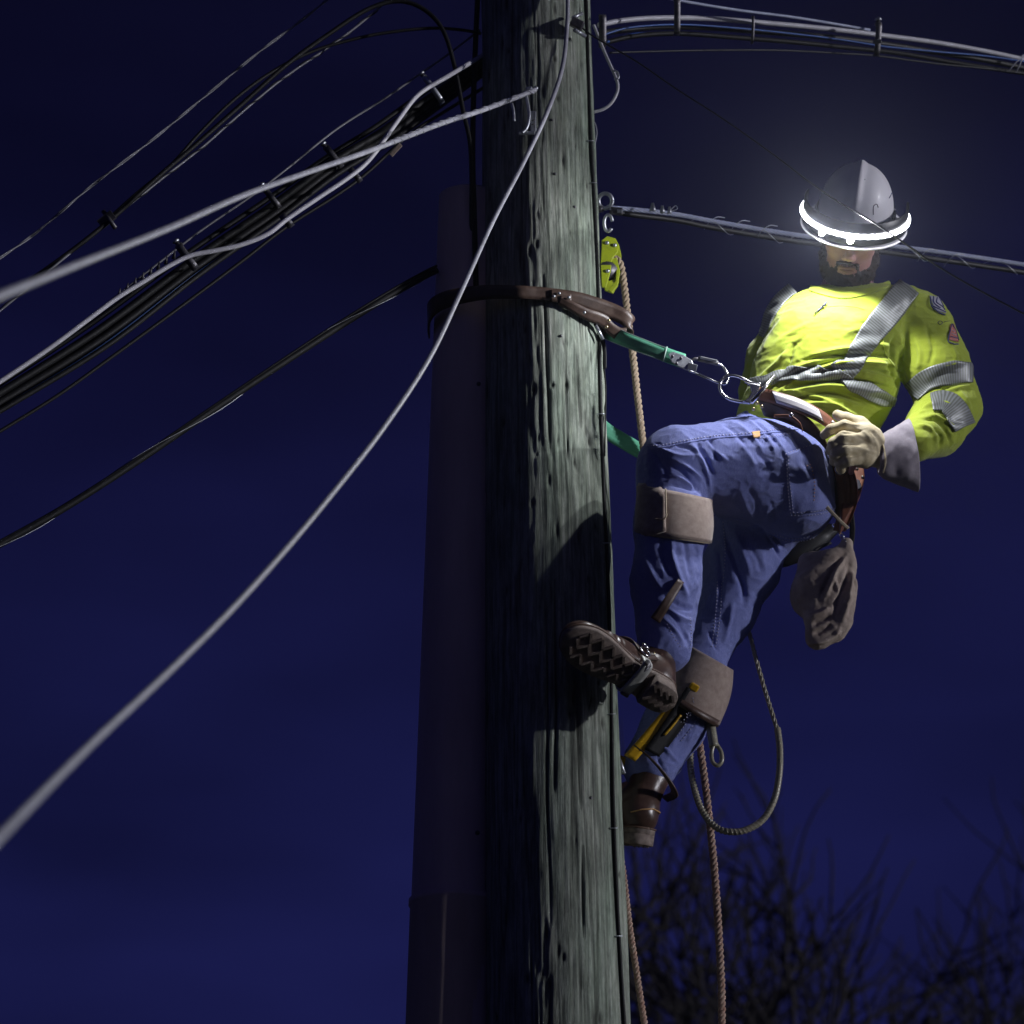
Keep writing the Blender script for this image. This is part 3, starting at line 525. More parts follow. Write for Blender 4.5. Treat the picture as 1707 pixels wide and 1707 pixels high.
# ------------------------------------------------------------------ implicit surfaces (smooth unions -> surface nets)
class SDF:
    def __init__(s, lo, hi, h):
        s.lo = np.asarray(lo, float); s.h = h; s.n = np.ceil((np.asarray(hi)-s.lo)/h).astype(int)+1
        s.D = np.full(s.n, 1.0, np.float32)
    def _sub(s, lo, hi):
        i0 = np.maximum(0, np.floor((lo-s.lo)/s.h).astype(int)); i1 = np.minimum(s.n, np.ceil((hi-s.lo)/s.h).astype(int)+1)
        if (i1 <= i0).any(): return None, None
        sl = tuple(slice(a, b) for a, b in zip(i0, i1))
        g = [(s.lo[k]+s.h*np.arange(i0[k], i1[k])).astype(np.float32) for k in range(3)]
        return sl, np.stack(np.meshgrid(*g, indexing='ij'), -1)
    def put(s, lo, hi, f, k, cut=False):
        m = k+4*s.h; sl, X = s._sub(np.asarray(lo)-m, np.asarray(hi)+m)
        if sl is None: return
        d = f(X).astype(np.float32); a = s.D[sl]
        if cut: d = -d; h = np.maximum(k-np.abs(a-d), 0)/k; s.D[sl] = np.maximum(a, d)+h*h*k*.25
        else: h = np.maximum(k-np.abs(a-d), 0)/k; s.D[sl] = np.minimum(a, d)-h*h*k*.25
    def cap(s, a, b, ra, rb=None, k=.02, sq=None, cut=False):
        """tapered capsule; sq = (direction, factor) squashes the cross-section along that direction"""
        a = np.asarray(a, np.float32); b = np.asarray(b, np.float32); rb = ra if rb is None else rb; ba = b-a; L = float(ba@ba)+1e-9
        def f(X):
            p = X-a; h = np.clip((p@ba)/L, 0, 1); q = p-h[..., None]*ba
            if sq is not None:
                u = np.asarray(sq[0], np.float32); u = u/np.linalg.norm(u); c = q@u; q = q+(c*(1/sq[1]-1))[..., None]*u
                return (np.linalg.norm(q, axis=-1)-(ra+(rb-ra)*h))*min(1, sq[1])
            return np.linalg.norm(q, axis=-1)-(ra+(rb-ra)*h)
        r = max(ra, rb)*(max(1, sq[1]) if sq else 1); s.put(np.minimum(a, b)-r, np.maximum(a, b)+r, f, k, cut); return s
    def ell(s, c, rad, R=None, k=.02, cut=False):
        c = np.asarray(c, np.float32); rad = np.asarray(rad, np.float32); R = np.eye(3, dtype=np.float32) if R is None else np.asarray(R, np.float32)
        def f(X):
            p = (X-c)@R.T; k0 = np.linalg.norm(p/rad, axis=-1); k1 = np.linalg.norm(p/rad**2, axis=-1)+1e-6; return k0*(k0-1)/k1
        m = float(rad.max()); s.put(c-m, c+m, f, k, cut); return s
    def chain(s, pts, rs, k=.02, sq=None):
        for i in range(len(pts)-1): s.cap(pts[i], pts[i+1], rs[i], rs[i+1], k, sq)
        return s
    def mesh(s):
        D = s.D; n = s.n; neg = D < 0; c = n-1; S = np.zeros(c, np.int8)
        for dx in (0, 1):
            for dy in (0, 1):
                for dz in (0, 1): S += neg[dx:c[0]+dx, dy:c[1]+dy, dz:c[2]+dz]
        act = (S > 0) & (S < 8); I = np.argwhere(act); idx = np.full(c, -1, np.int64); idx[tuple(I.T)] = np.arange(len(I))
        acc = np.zeros((len(I), 3)); cnt = np.zeros(len(I)); corners = [(a, b, e) for a in (0, 1) for b in (0, 1) for e in (0, 1)]
        for ca in corners:
            for ax in range(3):
                if ca[ax]: continue
                cb = list(ca); cb[ax] = 1
                va = D[I[:, 0]+ca[0], I[:, 1]+ca[1], I[:, 2]+ca[2]]; vb = D[I[:, 0]+cb[0], I[:, 1]+cb[1], I[:, 2]+cb[2]]
                m = (va < 0) != (vb < 0); t = np.where(m, va/np.where(m, va-vb, 1), 0); q = np.tile(np.array(ca, float), (len(I), 1)); q[:, ax] += t
                acc += q*m[:, None]; cnt += m
        V = s.lo+s.h*(I+acc/np.maximum(cnt, 1)[:, None]); Fs = []
        for ax in range(3):
            a1, a2 = (ax+1) % 3, (ax+2) % 3; sl0 = [slice(0, n[k]) for k in range(3)]; sl1 = list(sl0); sl0[ax] = slice(0, n[ax]-1); sl1[ax] = slice(1, n[ax])
            e = neg[tuple(sl0)] != neg[tuple(sl1)]; E = np.argwhere(e)
            E = E[(E[:, a1] > 0) & (E[:, a2] > 0) & (E[:, a1] < n[a1]-1) & (E[:, a2] < n[a2]-1)]
            def cell(d1, d2): Q = E.copy(); Q[:, a1] += d1; Q[:, a2] += d2; return idx[tuple(Q.T)]
            q = np.stack([cell(-1, -1), cell(0, -1), cell(0, 0), cell(-1, 0)], 1); fl = neg[tuple(E.T)]; q[~fl] = q[~fl][:, ::-1]; Fs.append(q[(q >= 0).all(1)])
        return V, np.concatenate(Fs)
def vnormals(V, Fq):
    n = np.cross(V[Fq[:, 2]]-V[Fq[:, 0]], V[Fq[:, 3]]-V[Fq[:, 1]]); N = np.zeros_like(V)
    for k in range(4): np.add.at(N, Fq[:, k], n)
    return N/(np.linalg.norm(N, axis=1)[:, None]+1e-12)
def smooth(V, Fq, it=2, lam=.5):
    E = np.concatenate([Fq[:, [0, 1]], Fq[:, [1, 2]], Fq[:, [2, 3]], Fq[:, [3, 0]]]); cnt = np.zeros(len(V)); np.add.at(cnt, E[:, 0], 1); np.add.at(cnt, E[:, 1], 1)
    for _ in range(it):
        A = np.zeros_like(V)
        for k in range(3): A[:, k] = np.bincount(E[:, 0], V[E[:, 1], k], len(V))+np.bincount(E[:, 1], V[E[:, 0], k], len(V))
        V = V+lam*(A/np.maximum(cnt, 1)[:, None]-V)
    return V
def folds(V, Fq, strokes, gain=1.0):
    """cloth folds: raised (+) or sunk (-) along strokes laid on the cloth; (points, width_px, height_mm)"""
    N = vnormals(V, Fq); px, py = proj(V); vd = CAM-V; vd /= np.linalg.norm(vd, axis=1)[:, None]; fc = np.clip((N*vd).sum(1)*2.2+.25, 0, 1)
    D = np.zeros(len(V))
    for pts, wd, amp in strokes:
        p2 = catmull([np.array([a, b, 0.]) for a, b in pts], 6)[:, :2]; lo = p2.min(0)-3*wd; hi = p2.max(0)+3*wd
        m = np.where((px > lo[0]) & (px < hi[0]) & (py > lo[1]) & (py < hi[1]) & (fc > 0))[0]
        if not len(m): continue
        q = np.stack([px[m], py[m]], 1); best = np.full(len(m), 1e9); tt = np.zeros(len(m)); n = len(p2)-1
        for i in range(n):
            a, b = p2[i], p2[i+1]; ab = b-a; h = np.clip(((q-a)@ab)/(ab@ab+1e-9), 0, 1); d = np.linalg.norm(q-a-h[:, None]*ab, axis=1); u = d < best; best[u] = d[u]; tt[u] = (i+h[u])/n
        D[m] += amp*.001*gain*np.exp(-(best/wd)**2)*np.clip(np.sin(np.pi*np.clip(tt, .03, .97))*1.6, 0, 1)
    return V+N*(D*fc)[:, None]
def bvh(*meshes):
    V = []; Fc = []; n = 0
    for v, f in meshes: V.append(v); Fc.append(np.asarray(f)+n); n += len(v)
    return BVHTree.FromPolygons(np.concatenate(V).tolist(), np.concatenate(Fc).tolist())
def cast(tree, px, py, y0=0.):
    d = P(px, py, 0)-CAM; d /= np.linalg.norm(d); h = tree.ray_cast(Vector(CAM), Vector(d))
    if h[0] is None: return None, None
    n = np.array(h[1]); n = n if n@d < 0 else -n
    return np.array(h[0]), n
def conform(tree, grid_px, off):
    """grid_px (n,m,2) photo pixels laid on the cloth below -> points off metres proud of it"""
    n, m, _ = grid_px.shape; W_ = np.full((n, m, 3), np.nan); 
    for i in range(n):
        for j in range(m):
            p, nn = cast(tree, *grid_px[i, j])
            if p is not None: W_[i, j] = p+nn*off
    for _ in range(60):
        bad = np.isnan(W_[..., 0])
        if not bad.any(): break
        for i, j in np.argwhere(bad):
            nb = [(i+a, j+b) for a, b in ((1, 0), (-1, 0), (0, 1), (0, -1)) if 0 <= i+a < n and 0 <= j+b < m and not np.isnan(W_[i+a, j+b, 0])]
            if nb:
                y = np.mean([W_[q][1] for q in nb])+.006; W_[i, j] = P(*grid_px[i, j], y)
    return W_
def sheet(name, tree, path, hw, m, parent, off=.003, th=.0016, step=2.0, across=13, uscale=1., label=None):
    """strip of tape or cloth along a path of (px,py[,halfwidth])"""
    pp = catmull([np.array([q[0], q[1], q[2] if len(q) > 2 else hw]) for q in path], 14)
    d = np.r_[0, np.cumsum(np.linalg.norm(np.diff(pp[:, :2], axis=0), axis=1))]; n = max(3, int(d[-1]/step)); t = np.linspace(0, d[-1], n)
    c = np.stack([np.interp(t, d, pp[:, k]) for k in range(3)], 1); T = np.gradient(c[:, :2], axis=0); T /= np.linalg.norm(T, axis=1)[:, None]; Np = np.stack([-T[:, 1], T[:, 0]], 1)
    s_ = np.linspace(-1, 1, across); G = c[:, None, :2]+Np[:, None]*(c[:, 2][:, None]*s_[None])[..., None]
    W_ = conform(tree, G, off)
    for _ in range(3): W_[1:-1] = .5*W_[1:-1]+.25*(W_[:-2]+W_[2:]); W_[:, 1:-1] = .5*W_[:, 1:-1]+.25*(W_[:, :-2]+W_[:, 2:])
    V = W_.reshape(-1, 3); Fc = [(i*across+j, (i+1)*across+j, (i+1)*across+j+1, i*across+j+1) for i in range(n-1) for j in range(across-1)]
    uv = np.stack(np.broadcast_arrays(t[:, None]*uscale, s_[None]), -1).reshape(-1, 2)
    o = new_obj(name, V, Fc, m, parent, True, uv, label)
    return solid(o, th, 0)
def poly_sheet(name, tree, outline, m, parent, off=.003, th=.0015, n=14, label=None):
    """quad-ish patch: outline = four corners tl,tr,br,bl (px)"""
    a, b, c, d = [np.array(q, float) for q in outline]; u = np.linspace(0, 1, n)
    G = np.array([[(a*(1-s)+b*s)*(1-t)+(d*(1-s)+c*s)*t for s in u] for t in u]); W_ = conform(tree, G, off)
    Fc = [(i*n+j, (i+1)*n+j, (i+1)*n+j+1, i*n+j+1) for i in range(n-1) for j in range(n-1)]
    return solid(new_obj(name, W_.reshape(-1, 3), Fc, m, parent, True, label=label), th, 0)
def seam(name, tree, paths, m, parent, r=.0009, off=.001, dash=None, label=None):
    mb = MB()
    for path in paths:
        pp = catmull([np.array([q[0], q[1], 0.]) for q in path], 10); pts = []
        for q in pp:
            p, nn = cast(tree, q[0], q[1])
            if p is not None: pts.append(p+nn*off)
        if len(pts) < 2: continue
        if dash:
            p_, t = resample(np.array(pts), dash/2.0)
            for i in range(0, len(p_)-1, 3): mb.add(*tube(p_[i:i+2], r, 5))
        else: mb.add(*tube(np.array(pts), r, 6))
    if mb.n:
        o = mb.build(name, m, parent, label=label)
        if dash: o['kind'] = 'stuff'
        return o
def S_(px, py, y=0.): return mpp(px, py, y)
# ------------------------------------------------------------------ the lineman
man = thing('person', 'bearded lineman in yellow hi-vis shirt and jeans leaning back from the pole', 'person', P(1300, 1400, 0))
# head frame: looking down towards the camera and slightly to the left of the picture
Uh = camvec(.07, .88, .47); Fh = camvec(-.17, -.47, .87); Fh = Fh-Uh*(Fh@Uh); Fh /= np.linalg.norm(Fh); Xh = np.cross(Uh, Fh)
BR = P(1425, 362, -.235)                   # centre of the hat brim
HO = BR-Uh*.042                           # head origin (between the ears)
H = lambda x, y, z: HO+Xh*x+Uh*y+Fh*z
Rh = np.stack([Xh, Uh, Fh])
# ---- body: one continuous surface: head, neck, trunk and limbs under the clothes
def body():
    s = SDF(P(1600, 1500, 0)*[0, 0, 1]+[P(985, 800, 0)[0], -.42, -.05], [P(1680, 800, 0)[0], .40, P(1400, 250, -.1)[2]], .0040)
    s.ell(H(0, .045, -.012), (.078, .088, .098), Rh, .01)
    s.ell(H(0, -.035, .022), (.060, .070, .068), Rh, .03)            # face
    s.cap(H(-.03, -.085, .045), H(.03, -.085, .045), .030, .030, .035)  # jaw
    s.ell(H(0, -.098, .072), (.022, .018, .018), Rh, .02)
    s.cap(H(-.045, .018, .066), H(.045, .018, .066), .013, .013, .016)  # brow
    for sx_ in (-1, 1):
        s.ell(H(.043*sx_, -.022, .062), (.020, .017, .016), Rh, .02)     # cheek bone
        s.ell(H(.031*sx_, .001, .090), (.015, .010, .012), Rh, .010, cut=True)
        s.ell(H(.031*sx_, .001, .073), (.0125, .0115, .0125), Rh, .003)
        s.cap(H(.018*sx_, .007, .083), H(.044*sx_, .006, .076), .0035, .003, .004)
        s.ell(H(.079*sx_, -.008, -.004), (.010, .032, .019), Rh, .006)
        s.ell(H(.088*sx_, -.004, .002), (.006, .018, .010), Rh, .004, cut=True)
    s.cap(H(0, .012, .083), H(0, -.026, .110), .0075, .0115, .012)    # nose
    for sx_ in (-1, 1): s.ell(H(.0115*sx_, -.033, .100), (.0085, .0075, .0095), Rh, .006)
    s.cap(H(-.020, -.061, .086), H(.020, -.061, .086), .006, .006, .008)
    s.cap(H(-.017, -.071, .084), H(.017, -.071, .084), .0075, .0075, .007)
    s.cap(H(-.022, -.0655, .094), H(.022, -.0655, .094), .0022, .0022, .004, cut=True)
    nb = P(1412, 510, -.07); s.cap(H(0, -.05, -.03), nb, .055, .060, .03)
    ch = P(1392, 570, -.03); wa = P(1345, 700, .0); pv = P(1315, 800, .03)
    s.chain([nb, ch, wa, pv], [.07, .115, .105, .12], .05, (np.array([0, 1., 0]), .68))
    sR, sL = P(1325, 528, .02), P(1533, 532, -.02); s.cap(sR, sL, .05, .052, .05)
    s.chain([sL, P(1558, 610, -.015), P(1578, 670, .02), P(1528, 738, -.10), P(1490, 757, -.16)], [.052, .045, .038, .024, .022], .02)
    s.chain([sR, P(1290, 640, .12), P(1310, 735, .06)], [.050, .038, .028], .02)
    for h_ in ((1495, 757, -.16), (1318, 742, .05)):                    # hands: palm, four fingers, thumb
        c = P(*h_); sgn = -1
        pc = c+RT*sgn*.06+UP*.0; s.cap(c, pc, .026, .034, .02, (np.array([0, 1., 0]), .6))
        for q in range(4): b0 = pc+UP*(.028-.019*q)+RT*sgn*.015; s.chain([b0, b0+RT*sgn*.035-np.array([0, .012, 0]), b0+RT*sgn*.040+np.array([0, .012, 0])-UP*.012], [.0095, .0085, .0075], .004)
        s.chain([c+UP*.02+RT*sgn*.02, c+UP*.045+RT*sgn*.05, c+UP*.05+RT*sgn*.075], [.012, .010, .009], .008)
    s.chain([P(1305, 805, -.05), P(1128, 772, -.19), P(1108, 1040, -.19), P(1106, 1072, -.175)], [.10, .062, .038, .024], .03)
    s.chain([P(1285, 850, .10), P(1170, 1088, .13), P(1085, 1290, .13)], [.08, .038, .034], .03)
    for a, b, y in (((1100, 1105), (1050, 1088), -.215), ((1085, 1300), (1010, 1330), .15)): s.cap(P(*a, y), P(*b, y), .020, .020, .02)
    V, Fq = s.mesh(); V = smooth(V, Fq, 1, .4); return new_obj('body', V, Fq, m_skin, man), (V, Fq)
bo, bodyM = body()
# lips and eyes as small parts of the face
mb = MB(); mb.add(*tube(catmull([H(-.021, -.0625, .0885), H(-.008, -.0605, .0945), H(0, -.0615, .0950), H(.008, -.0605, .0945), H(.021, -.0625, .0885)], 5), [.0018]+[.0032]*19+[.0018] if False else .0030, 8)); mb.add(*tube(catmull([H(-.018, -.0705, .0875), H(0, -.0725, .0930), H(.018, -.0705, .0875)], 6), .0038, 8)); mb.build('lips', m_lip, man)
# beard: a rough shell round the jaw plus short hairs
def beard():
    s = SDF(HO-.16, HO+.16, .003)
    s.cap(H(-.036, -.088, .044), H(.036, -.088, .044), .035, .035, .03); s.ell(H(0, -.108, .072), (.034, .024, .026), Rh, .02)
    for q in (-1, 1): s.chain([H(.066*q, -.015, .012), H(.060*q, -.06, .028), H(.034*q, -.092, .05)], [.009, .014, .023], .02); s.chain([H(.028*q, -.075, .080), H(.024*q, -.052, .091), H(0, -.049, .096)], [.0045, .0040, .0036], .005)
    s.cap(H(0, -.1, 0), H(0, -.105, .05), .04, .03, .03)
    s.ell(H(0, -.066, .107), (.021, .0095, .022), Rh, .004, cut=True)
    V, Fq = s.mesh(); N = vnormals(V, Fq); V = V+N*(.0030*vnoise3(V, 160, 3)+.0022*vnoise3(V, 320, 4))[:, None]
    b = new_obj('beard', V, Fq, m_beard, man); mb = MB(); idx = RNG.choice(len(V), 1500, replace=False)
    for i in idx:
        d = N[i]*.6-Uh*.9+RNG.normal(0, .35, 3); d /= np.linalg.norm(d); a = np.cross(d, [.2, .3, .9]); a /= np.linalg.norm(a); L = RNG.uniform(.006, .013)
        c = V[i]; e = np.cross(d, a)
        mb.add([c+a*.0006, c-a*.0003+e*.0005, c-a*.0003-e*.0005, c+d*L], [(0, 1, 3), (1, 2, 3), (2, 0, 3)])
    h = mb.build('beard_hair', m_beard, b, False); h['kind'] = 'stuff'
    s = SDF(HO-.16, HO+.16, .004); s.ell(H(0, .03, -.03), (.082, .088, .088), Rh, .01)
    for q in (-1, 1): s.cap(H(.074*q, .01, .015), H(.070*q, -.028, .012), .009, .006, .01)
    s.ell(H(0, -.02, .09), (.075, .10, .06), Rh, .01, cut=True)
    V, Fq = s.mesh(); N = vnormals(V, Fq); V = V+N*(.002*vnoise3(V, 150, 5))[:, None]; new_obj('hair', V, Fq, m_beard, man)
beard()
# ---- shirt
rowsT = [(484, 1372, 1452), (490, 1345, 1486), (497, 1326, 1515), (508, 1304, 1526), (530, 1286, 1518), (565, 1275, 1507), (600, 1258, 1500), (640, 1247, 1501), (665, 1237, 1492), (690, 1230, 1478), (715, 1228, 1464), (745, 1250, 1448), (790, 1280, 1425)]
def stack(s, rows, yc, hd, k=.03, top=None, bot=None):
    z = []; cx = []; a = []
    for r_, l_, q_ in rows:
        A, B = P(l_, r_, yc(r_)), P(q_, r_, yc(r_)); z.append(A[2]); cx.append((A[0]+B[0])/2); a.append((B[0]-A[0])/2)
    z = np.array(z)[::-1]; cx = np.array(cx)[::-1]; a = np.array(a)[::-1]; rr = np.array([r_[0] for r_ in rows])[::-1]; yv = np.array([yc(q) for q in rr]); hv = np.array([hd(q) for q in rr])
    # picture rows fix heights on the plane through the section centre
    def f(X):
        Z = X[..., 2]; c = np.interp(Z, z, cx); A = np.interp(Z, z, a); y = np.interp(Z, z, yv); b = np.interp(Z, z, hv)
        u = (X[..., 0]-c)/A; v = (X[..., 1]-y)/b; q = (np.abs(u)**2.3+np.abs(v)**2.3)**(1/2.3)
        d = (q-1)*np.minimum(A, b)*.9; return np.maximum(d, np.maximum(Z-z[-1], z[0]-Z))
    s.put([cx.min()-a.max(), yv.min()-hv.max(), z[0]], [cx.max()+a.max(), yv.max()+hv.max(), z[-1]], f, k)
yc_t = lambda r: float(np.interp(r, [470, 520, 600, 700, 800], [-.085, -.080, -.055, -.01, .02]))
hd_t = lambda r: float(np.interp(r, [484, 497, 515, 560, 620, 700, 800], [.045, .075, .10, .125, .122, .118, .12]))
def make_shirt():
    s = SDF([P(1190, 700, 0)[0], -.30, P(1400, 840, -.1)[2]], [P(1680, 700, 0)[0], .33, P(1400, 440, -.1)[2]], .0034)
    stack(s, rowsT, yc_t, hd_t, .03)
    m = lambda a, b, y, r: r*S_(a, b, y)
    s.cap(P(1354, 519, -.05), P(1390, 515, -.07), .050, .050, .03); s.cap(P(1440, 515, -.07), P(1508, 511, -.05), .052, .058, .03)
    A0, A1, A2, A3 = P(1532, 543, -.035), P(1558, 610, -.015), P(1582, 676, .02), P(1522, 740, -.105)
    s.chain([P(1490, 535, -.03), A0, A1, A2], [.07, m(1532, 543, 0, 52), m(1558, 610, 0, 54), m(1582, 676, 0, 53)], .028)
    s.chain([A2, P(1560, 712, -.03), A3], [m(1582, 676, 0, 53), m(1560, 712, 0, 47), m(1531, 735, 0, 33)], .02)
    s.chain([P(1322, 545, .0), P(1292, 600, .07), P(1275, 655, .12), P(1270, 715, .06)], [.068, .068, .062, .05], .03)   # far arm, behind
    # neck opening
    s.cap(P(1413, 440, -.13), P(1411, 484, -.10), .078, .060, .006, cut=True)
    # trim the hem at the belt line
    V, Fq = s.mesh(); V = smooth(V, Fq, 2, .5)
    V = V+vnormals(V, Fq)*(.0035*vnoise3(V, 14, 8)+.0014*vnoise3(V, 32, 9)+.0022*((1-np.abs(vnoise3(V*[.6, 1, 1.3], 26, 91)))**3-.3)+.0012*((1-np.abs(vnoise3(V*[.6, 1, 1.5], 58, 92)))**3-.3))[:, None]
    st = [
     # chest: long diagonal drapes
     ([(1290, 572), (1330, 548), (1360, 535)], 5, 2.5), ([(1268, 600), (1300, 590), (1330, 572), (1350, 552)], 4, -2),
     ([(1250, 660), (1275, 625), (1300, 600), (1322, 571)], 4.5, 7), ([(1258, 668), (1290, 640), (1312, 610), (1324, 574)], 4, -6),
     ([(1262, 646), (1300, 628), (1345, 606), (1400, 588)], 5, 6), ([(1275, 640), (1330, 620), (1400, 600), (1460, 590)], 4, -7),
     ([(1270, 672), (1310, 645), (1370, 612), (1420, 600)], 4, 5),
     ([(1330, 605), (1390, 592), (1450, 591), (1500, 596)], 4.5, -8), ([(1345, 594), (1400, 582), (1440, 580)], 5, 5),
     ([(1352, 618), (1410, 604), (1470, 606), (1505, 612)], 4.5, 6), ([(1340, 628), (1400, 614), (1460, 618), (1500, 630)], 4, -8),
     ([(1300, 640), (1360, 627), (1420, 615), (1480, 621)], 5, 6), ([(1290, 652), (1350, 640), (1400, 632), (1440, 636), (1490, 648)], 4, -6),
     ([(1285, 660), (1340, 648), (1390, 643), (1440, 650), (1490, 660)], 5, 6.5), ([(1310, 668), (1360, 655), (1400, 658), (1450, 678)], 4, -6),
     ([(1300, 650), (1330, 655), (1380, 668), (1430, 700)], 4, 5), ([(1320, 682), (1360, 672), (1400, 680), (1450, 706)], 5, 6), ([(1350, 690), (1395, 690), (1440, 716)], 4, -5),
     ([(1420, 575), (1450, 572), (1490, 580)], 6, 5), ([(1400, 560), (1430, 548), (1450, 552)], 7, 3), ([(1398, 545), (1440, 530), (1480, 520)], 10, 2),
     ([(1490, 560), (1488, 585), (1497, 610), (1512, 640)], 5, -9), ([(1500, 553), (1505, 590), (1515, 615)], 6, 6), ([(1476, 600), (1490, 622), (1500, 650)], 5, -7), ([(1455, 660), (1478, 668), (1492, 678)], 5, -5),
     ([(1280, 560), (1310, 530), (1345, 512)], 12, 2.5), ([(1262, 590), (1275, 560), (1300, 530)], 4, -3),
     # sleeve
     ([(1520, 500), (1490, 528), (1470, 556), (1462, 575)], 2.5, -3.5), ([(1524, 560), (1534, 590), (1530, 618)], 5, 4), ([(1545, 545), (1555, 580), (1548, 612)], 5, -3.5), ([(1575, 560), (1590, 585), (1596, 604)], 4, 3),
     ([(1540, 632), (1570, 612), (1606, 603)], 3.5, 5), ([(1545, 640), (1580, 619), (1612, 610)], 3, -4), ([(1548, 672), (1580, 652), (1622, 640)], 5, 4), ([(1560, 655), (1590, 642), (1620, 637)], 3, -4),
     ([(1530, 690), (1550, 676), (1570, 672), (1600, 680)], 4, 6), ([(1535, 700), (1560, 700), (1580, 722), (1583, 740)], 3.5, -6), ([(1528, 708), (1552, 716), (1562, 742)], 4, 5), ([(1545, 690), (1575, 700), (1597, 716)], 4, 5),
     ([(1555, 712), (1570, 728), (1566, 748)], 3, -6), ([(1560, 690), (1588, 702), (1606, 706)], 3, -4), ([(1596, 650), (1612, 668), (1618, 690)], 5, 3),
    ]
    V = folds(V, Fq, [(p, w_*.78, h_*1.45) for p, w_, h_ in st])
    return V, Fq
shirtM = make_shirt(); so_ = new_obj('shirt', *shirtM, m_shirt, man); T_shirt = bvh(shirtM)
sheet('reflective_stripe', T_shirt, [(1516, 478, 20), (1497, 500, 21), (1475, 528, 21), (1452, 556, 20), (1437, 578, 18), (1428, 592, 17), (1418, 610, 17), (1395, 624, 19)], 20, m_stripe, so_, .0045, uscale=.078)
sheet('reflective_stripe', T_shirt, [(1322, 480, 10), (1300, 500, 11), (1284, 524, 10), (1275, 548, 7), (1271, 562, 4)], 10, m_stripe, so_, .0045, uscale=.078)
sheet('reflective_stripe', T_shirt, [(1252, 642, 9), (1290, 630, 9), (1330, 622, 11), (1370, 622, 10), (1400, 626, 8), (1420, 640, 10), (1445, 652, 13), (1470, 665, 12), (1490, 670, 8)], 11, m_stripe, so_, .0060, uscale=.078)
sheet('reflective_stripe', T_shirt, [(1520, 655, 17), (1545, 634, 18), (1575, 624, 19), (1600, 622, 19), (1620, 622, 17)], 17, m_stripe, so_, .0045, uscale=.078)
sheet('reflective_stripe', T_shirt, [(1553, 672, 14), (1576, 670, 18), (1594, 688, 20), (1606, 712, 19)], 20, m_stripe, so_, .0045, uscale=.078)
sheet('collar', T_shirt, [(1350, 480, 5), (1375, 488, 5), (1405, 493, 5), (1440, 488, 5), (1468, 478, 5), (1484, 472, 4)], 5, m_shirt, so_, .002, th=.003)
seam('sleeve_seam', T_shirt, [[(1519, 500), (1500, 515), (1482, 540), (1472, 562), (1476, 590), (1492, 612)]], m_shirt, so_, .0014, .0008)
seam('chest_stitching', T_shirt, [[(1375, 512), (1400, 510), (1425, 512), (1440, 516)]], m_shirt, so_, .0008, .0006)
# pen clipped on the chest, printed badges on the sleeve
T_pen = T_shirt
pp, nn = cast(T_pen, 1358, 524); p2, n2 = cast(T_pen, 1378, 506); pn = thing('pen', 'small dark pen clipped to the shirt below the collar', 'pen', pp)
MB().add(*tube([pp+nn*.005, pp*.35+p2*.65+nn*.006], [.0016, .0028], 8)).build('barrel', m_ink, pn); MB().add(*tube([pp*.35+p2*.65+nn*.007, p2+n2*.006], .0030, 8)).build('cap', m_ink, pn)
q0 = pp*.45+p2*.55+nn*.006; MB().add(*tube([q0-RT*.006, q0+UP*.004+RT*.011], .0012, 6)).build('clip', m_chrome, pn)
poly_sheet('sleeve_badge', T_shirt, [(1549, 494), (1563, 496), (1576, 523), (1558, 517)], m_silverp, so_, .0026, n=10)
seam('badge_print', T_shirt, [[(1550, 497), (1551, 508), (1556, 517)], [(1555, 496), (1556, 506), (1566, 514)], [(1561, 498), (1560, 505), (1569, 512), (1573, 517)], [(1553, 513), (1563, 521), (1574, 526)], [(1551, 510), (1562, 515), (1575, 521)], [(1565, 500), (1571, 512)]], m_navy, so_, .0019, .0038)
seam('sleeve_text', T_shirt, [[(1563, 538), (1567, 535), (1571, 538), (1567, 541), (1563, 538)], [(1573, 537), (1583, 535)]], m_ink, so_, .0008, .0010)
poly_sheet('warning_badge', T_shirt, [(1583, 542), (1589, 541), (1597, 571), (1580, 567)], m_red, so_, .0026, n=8)
seam('warning_badge_border', T_shirt, [[(1585, 541), (1580, 567), (1587, 574), (1596, 575)], [(1586, 541), (1592, 552), (1597, 568)], [(1583, 562), (1595, 565)]], m_navy, so_, .0015, .0036)
seam('warning_badge_print', T_shirt, [[(1585, 556), (1592, 560)], [(1586, 551), (1590, 554)]], m_silverp, so_, .0009, .0040)
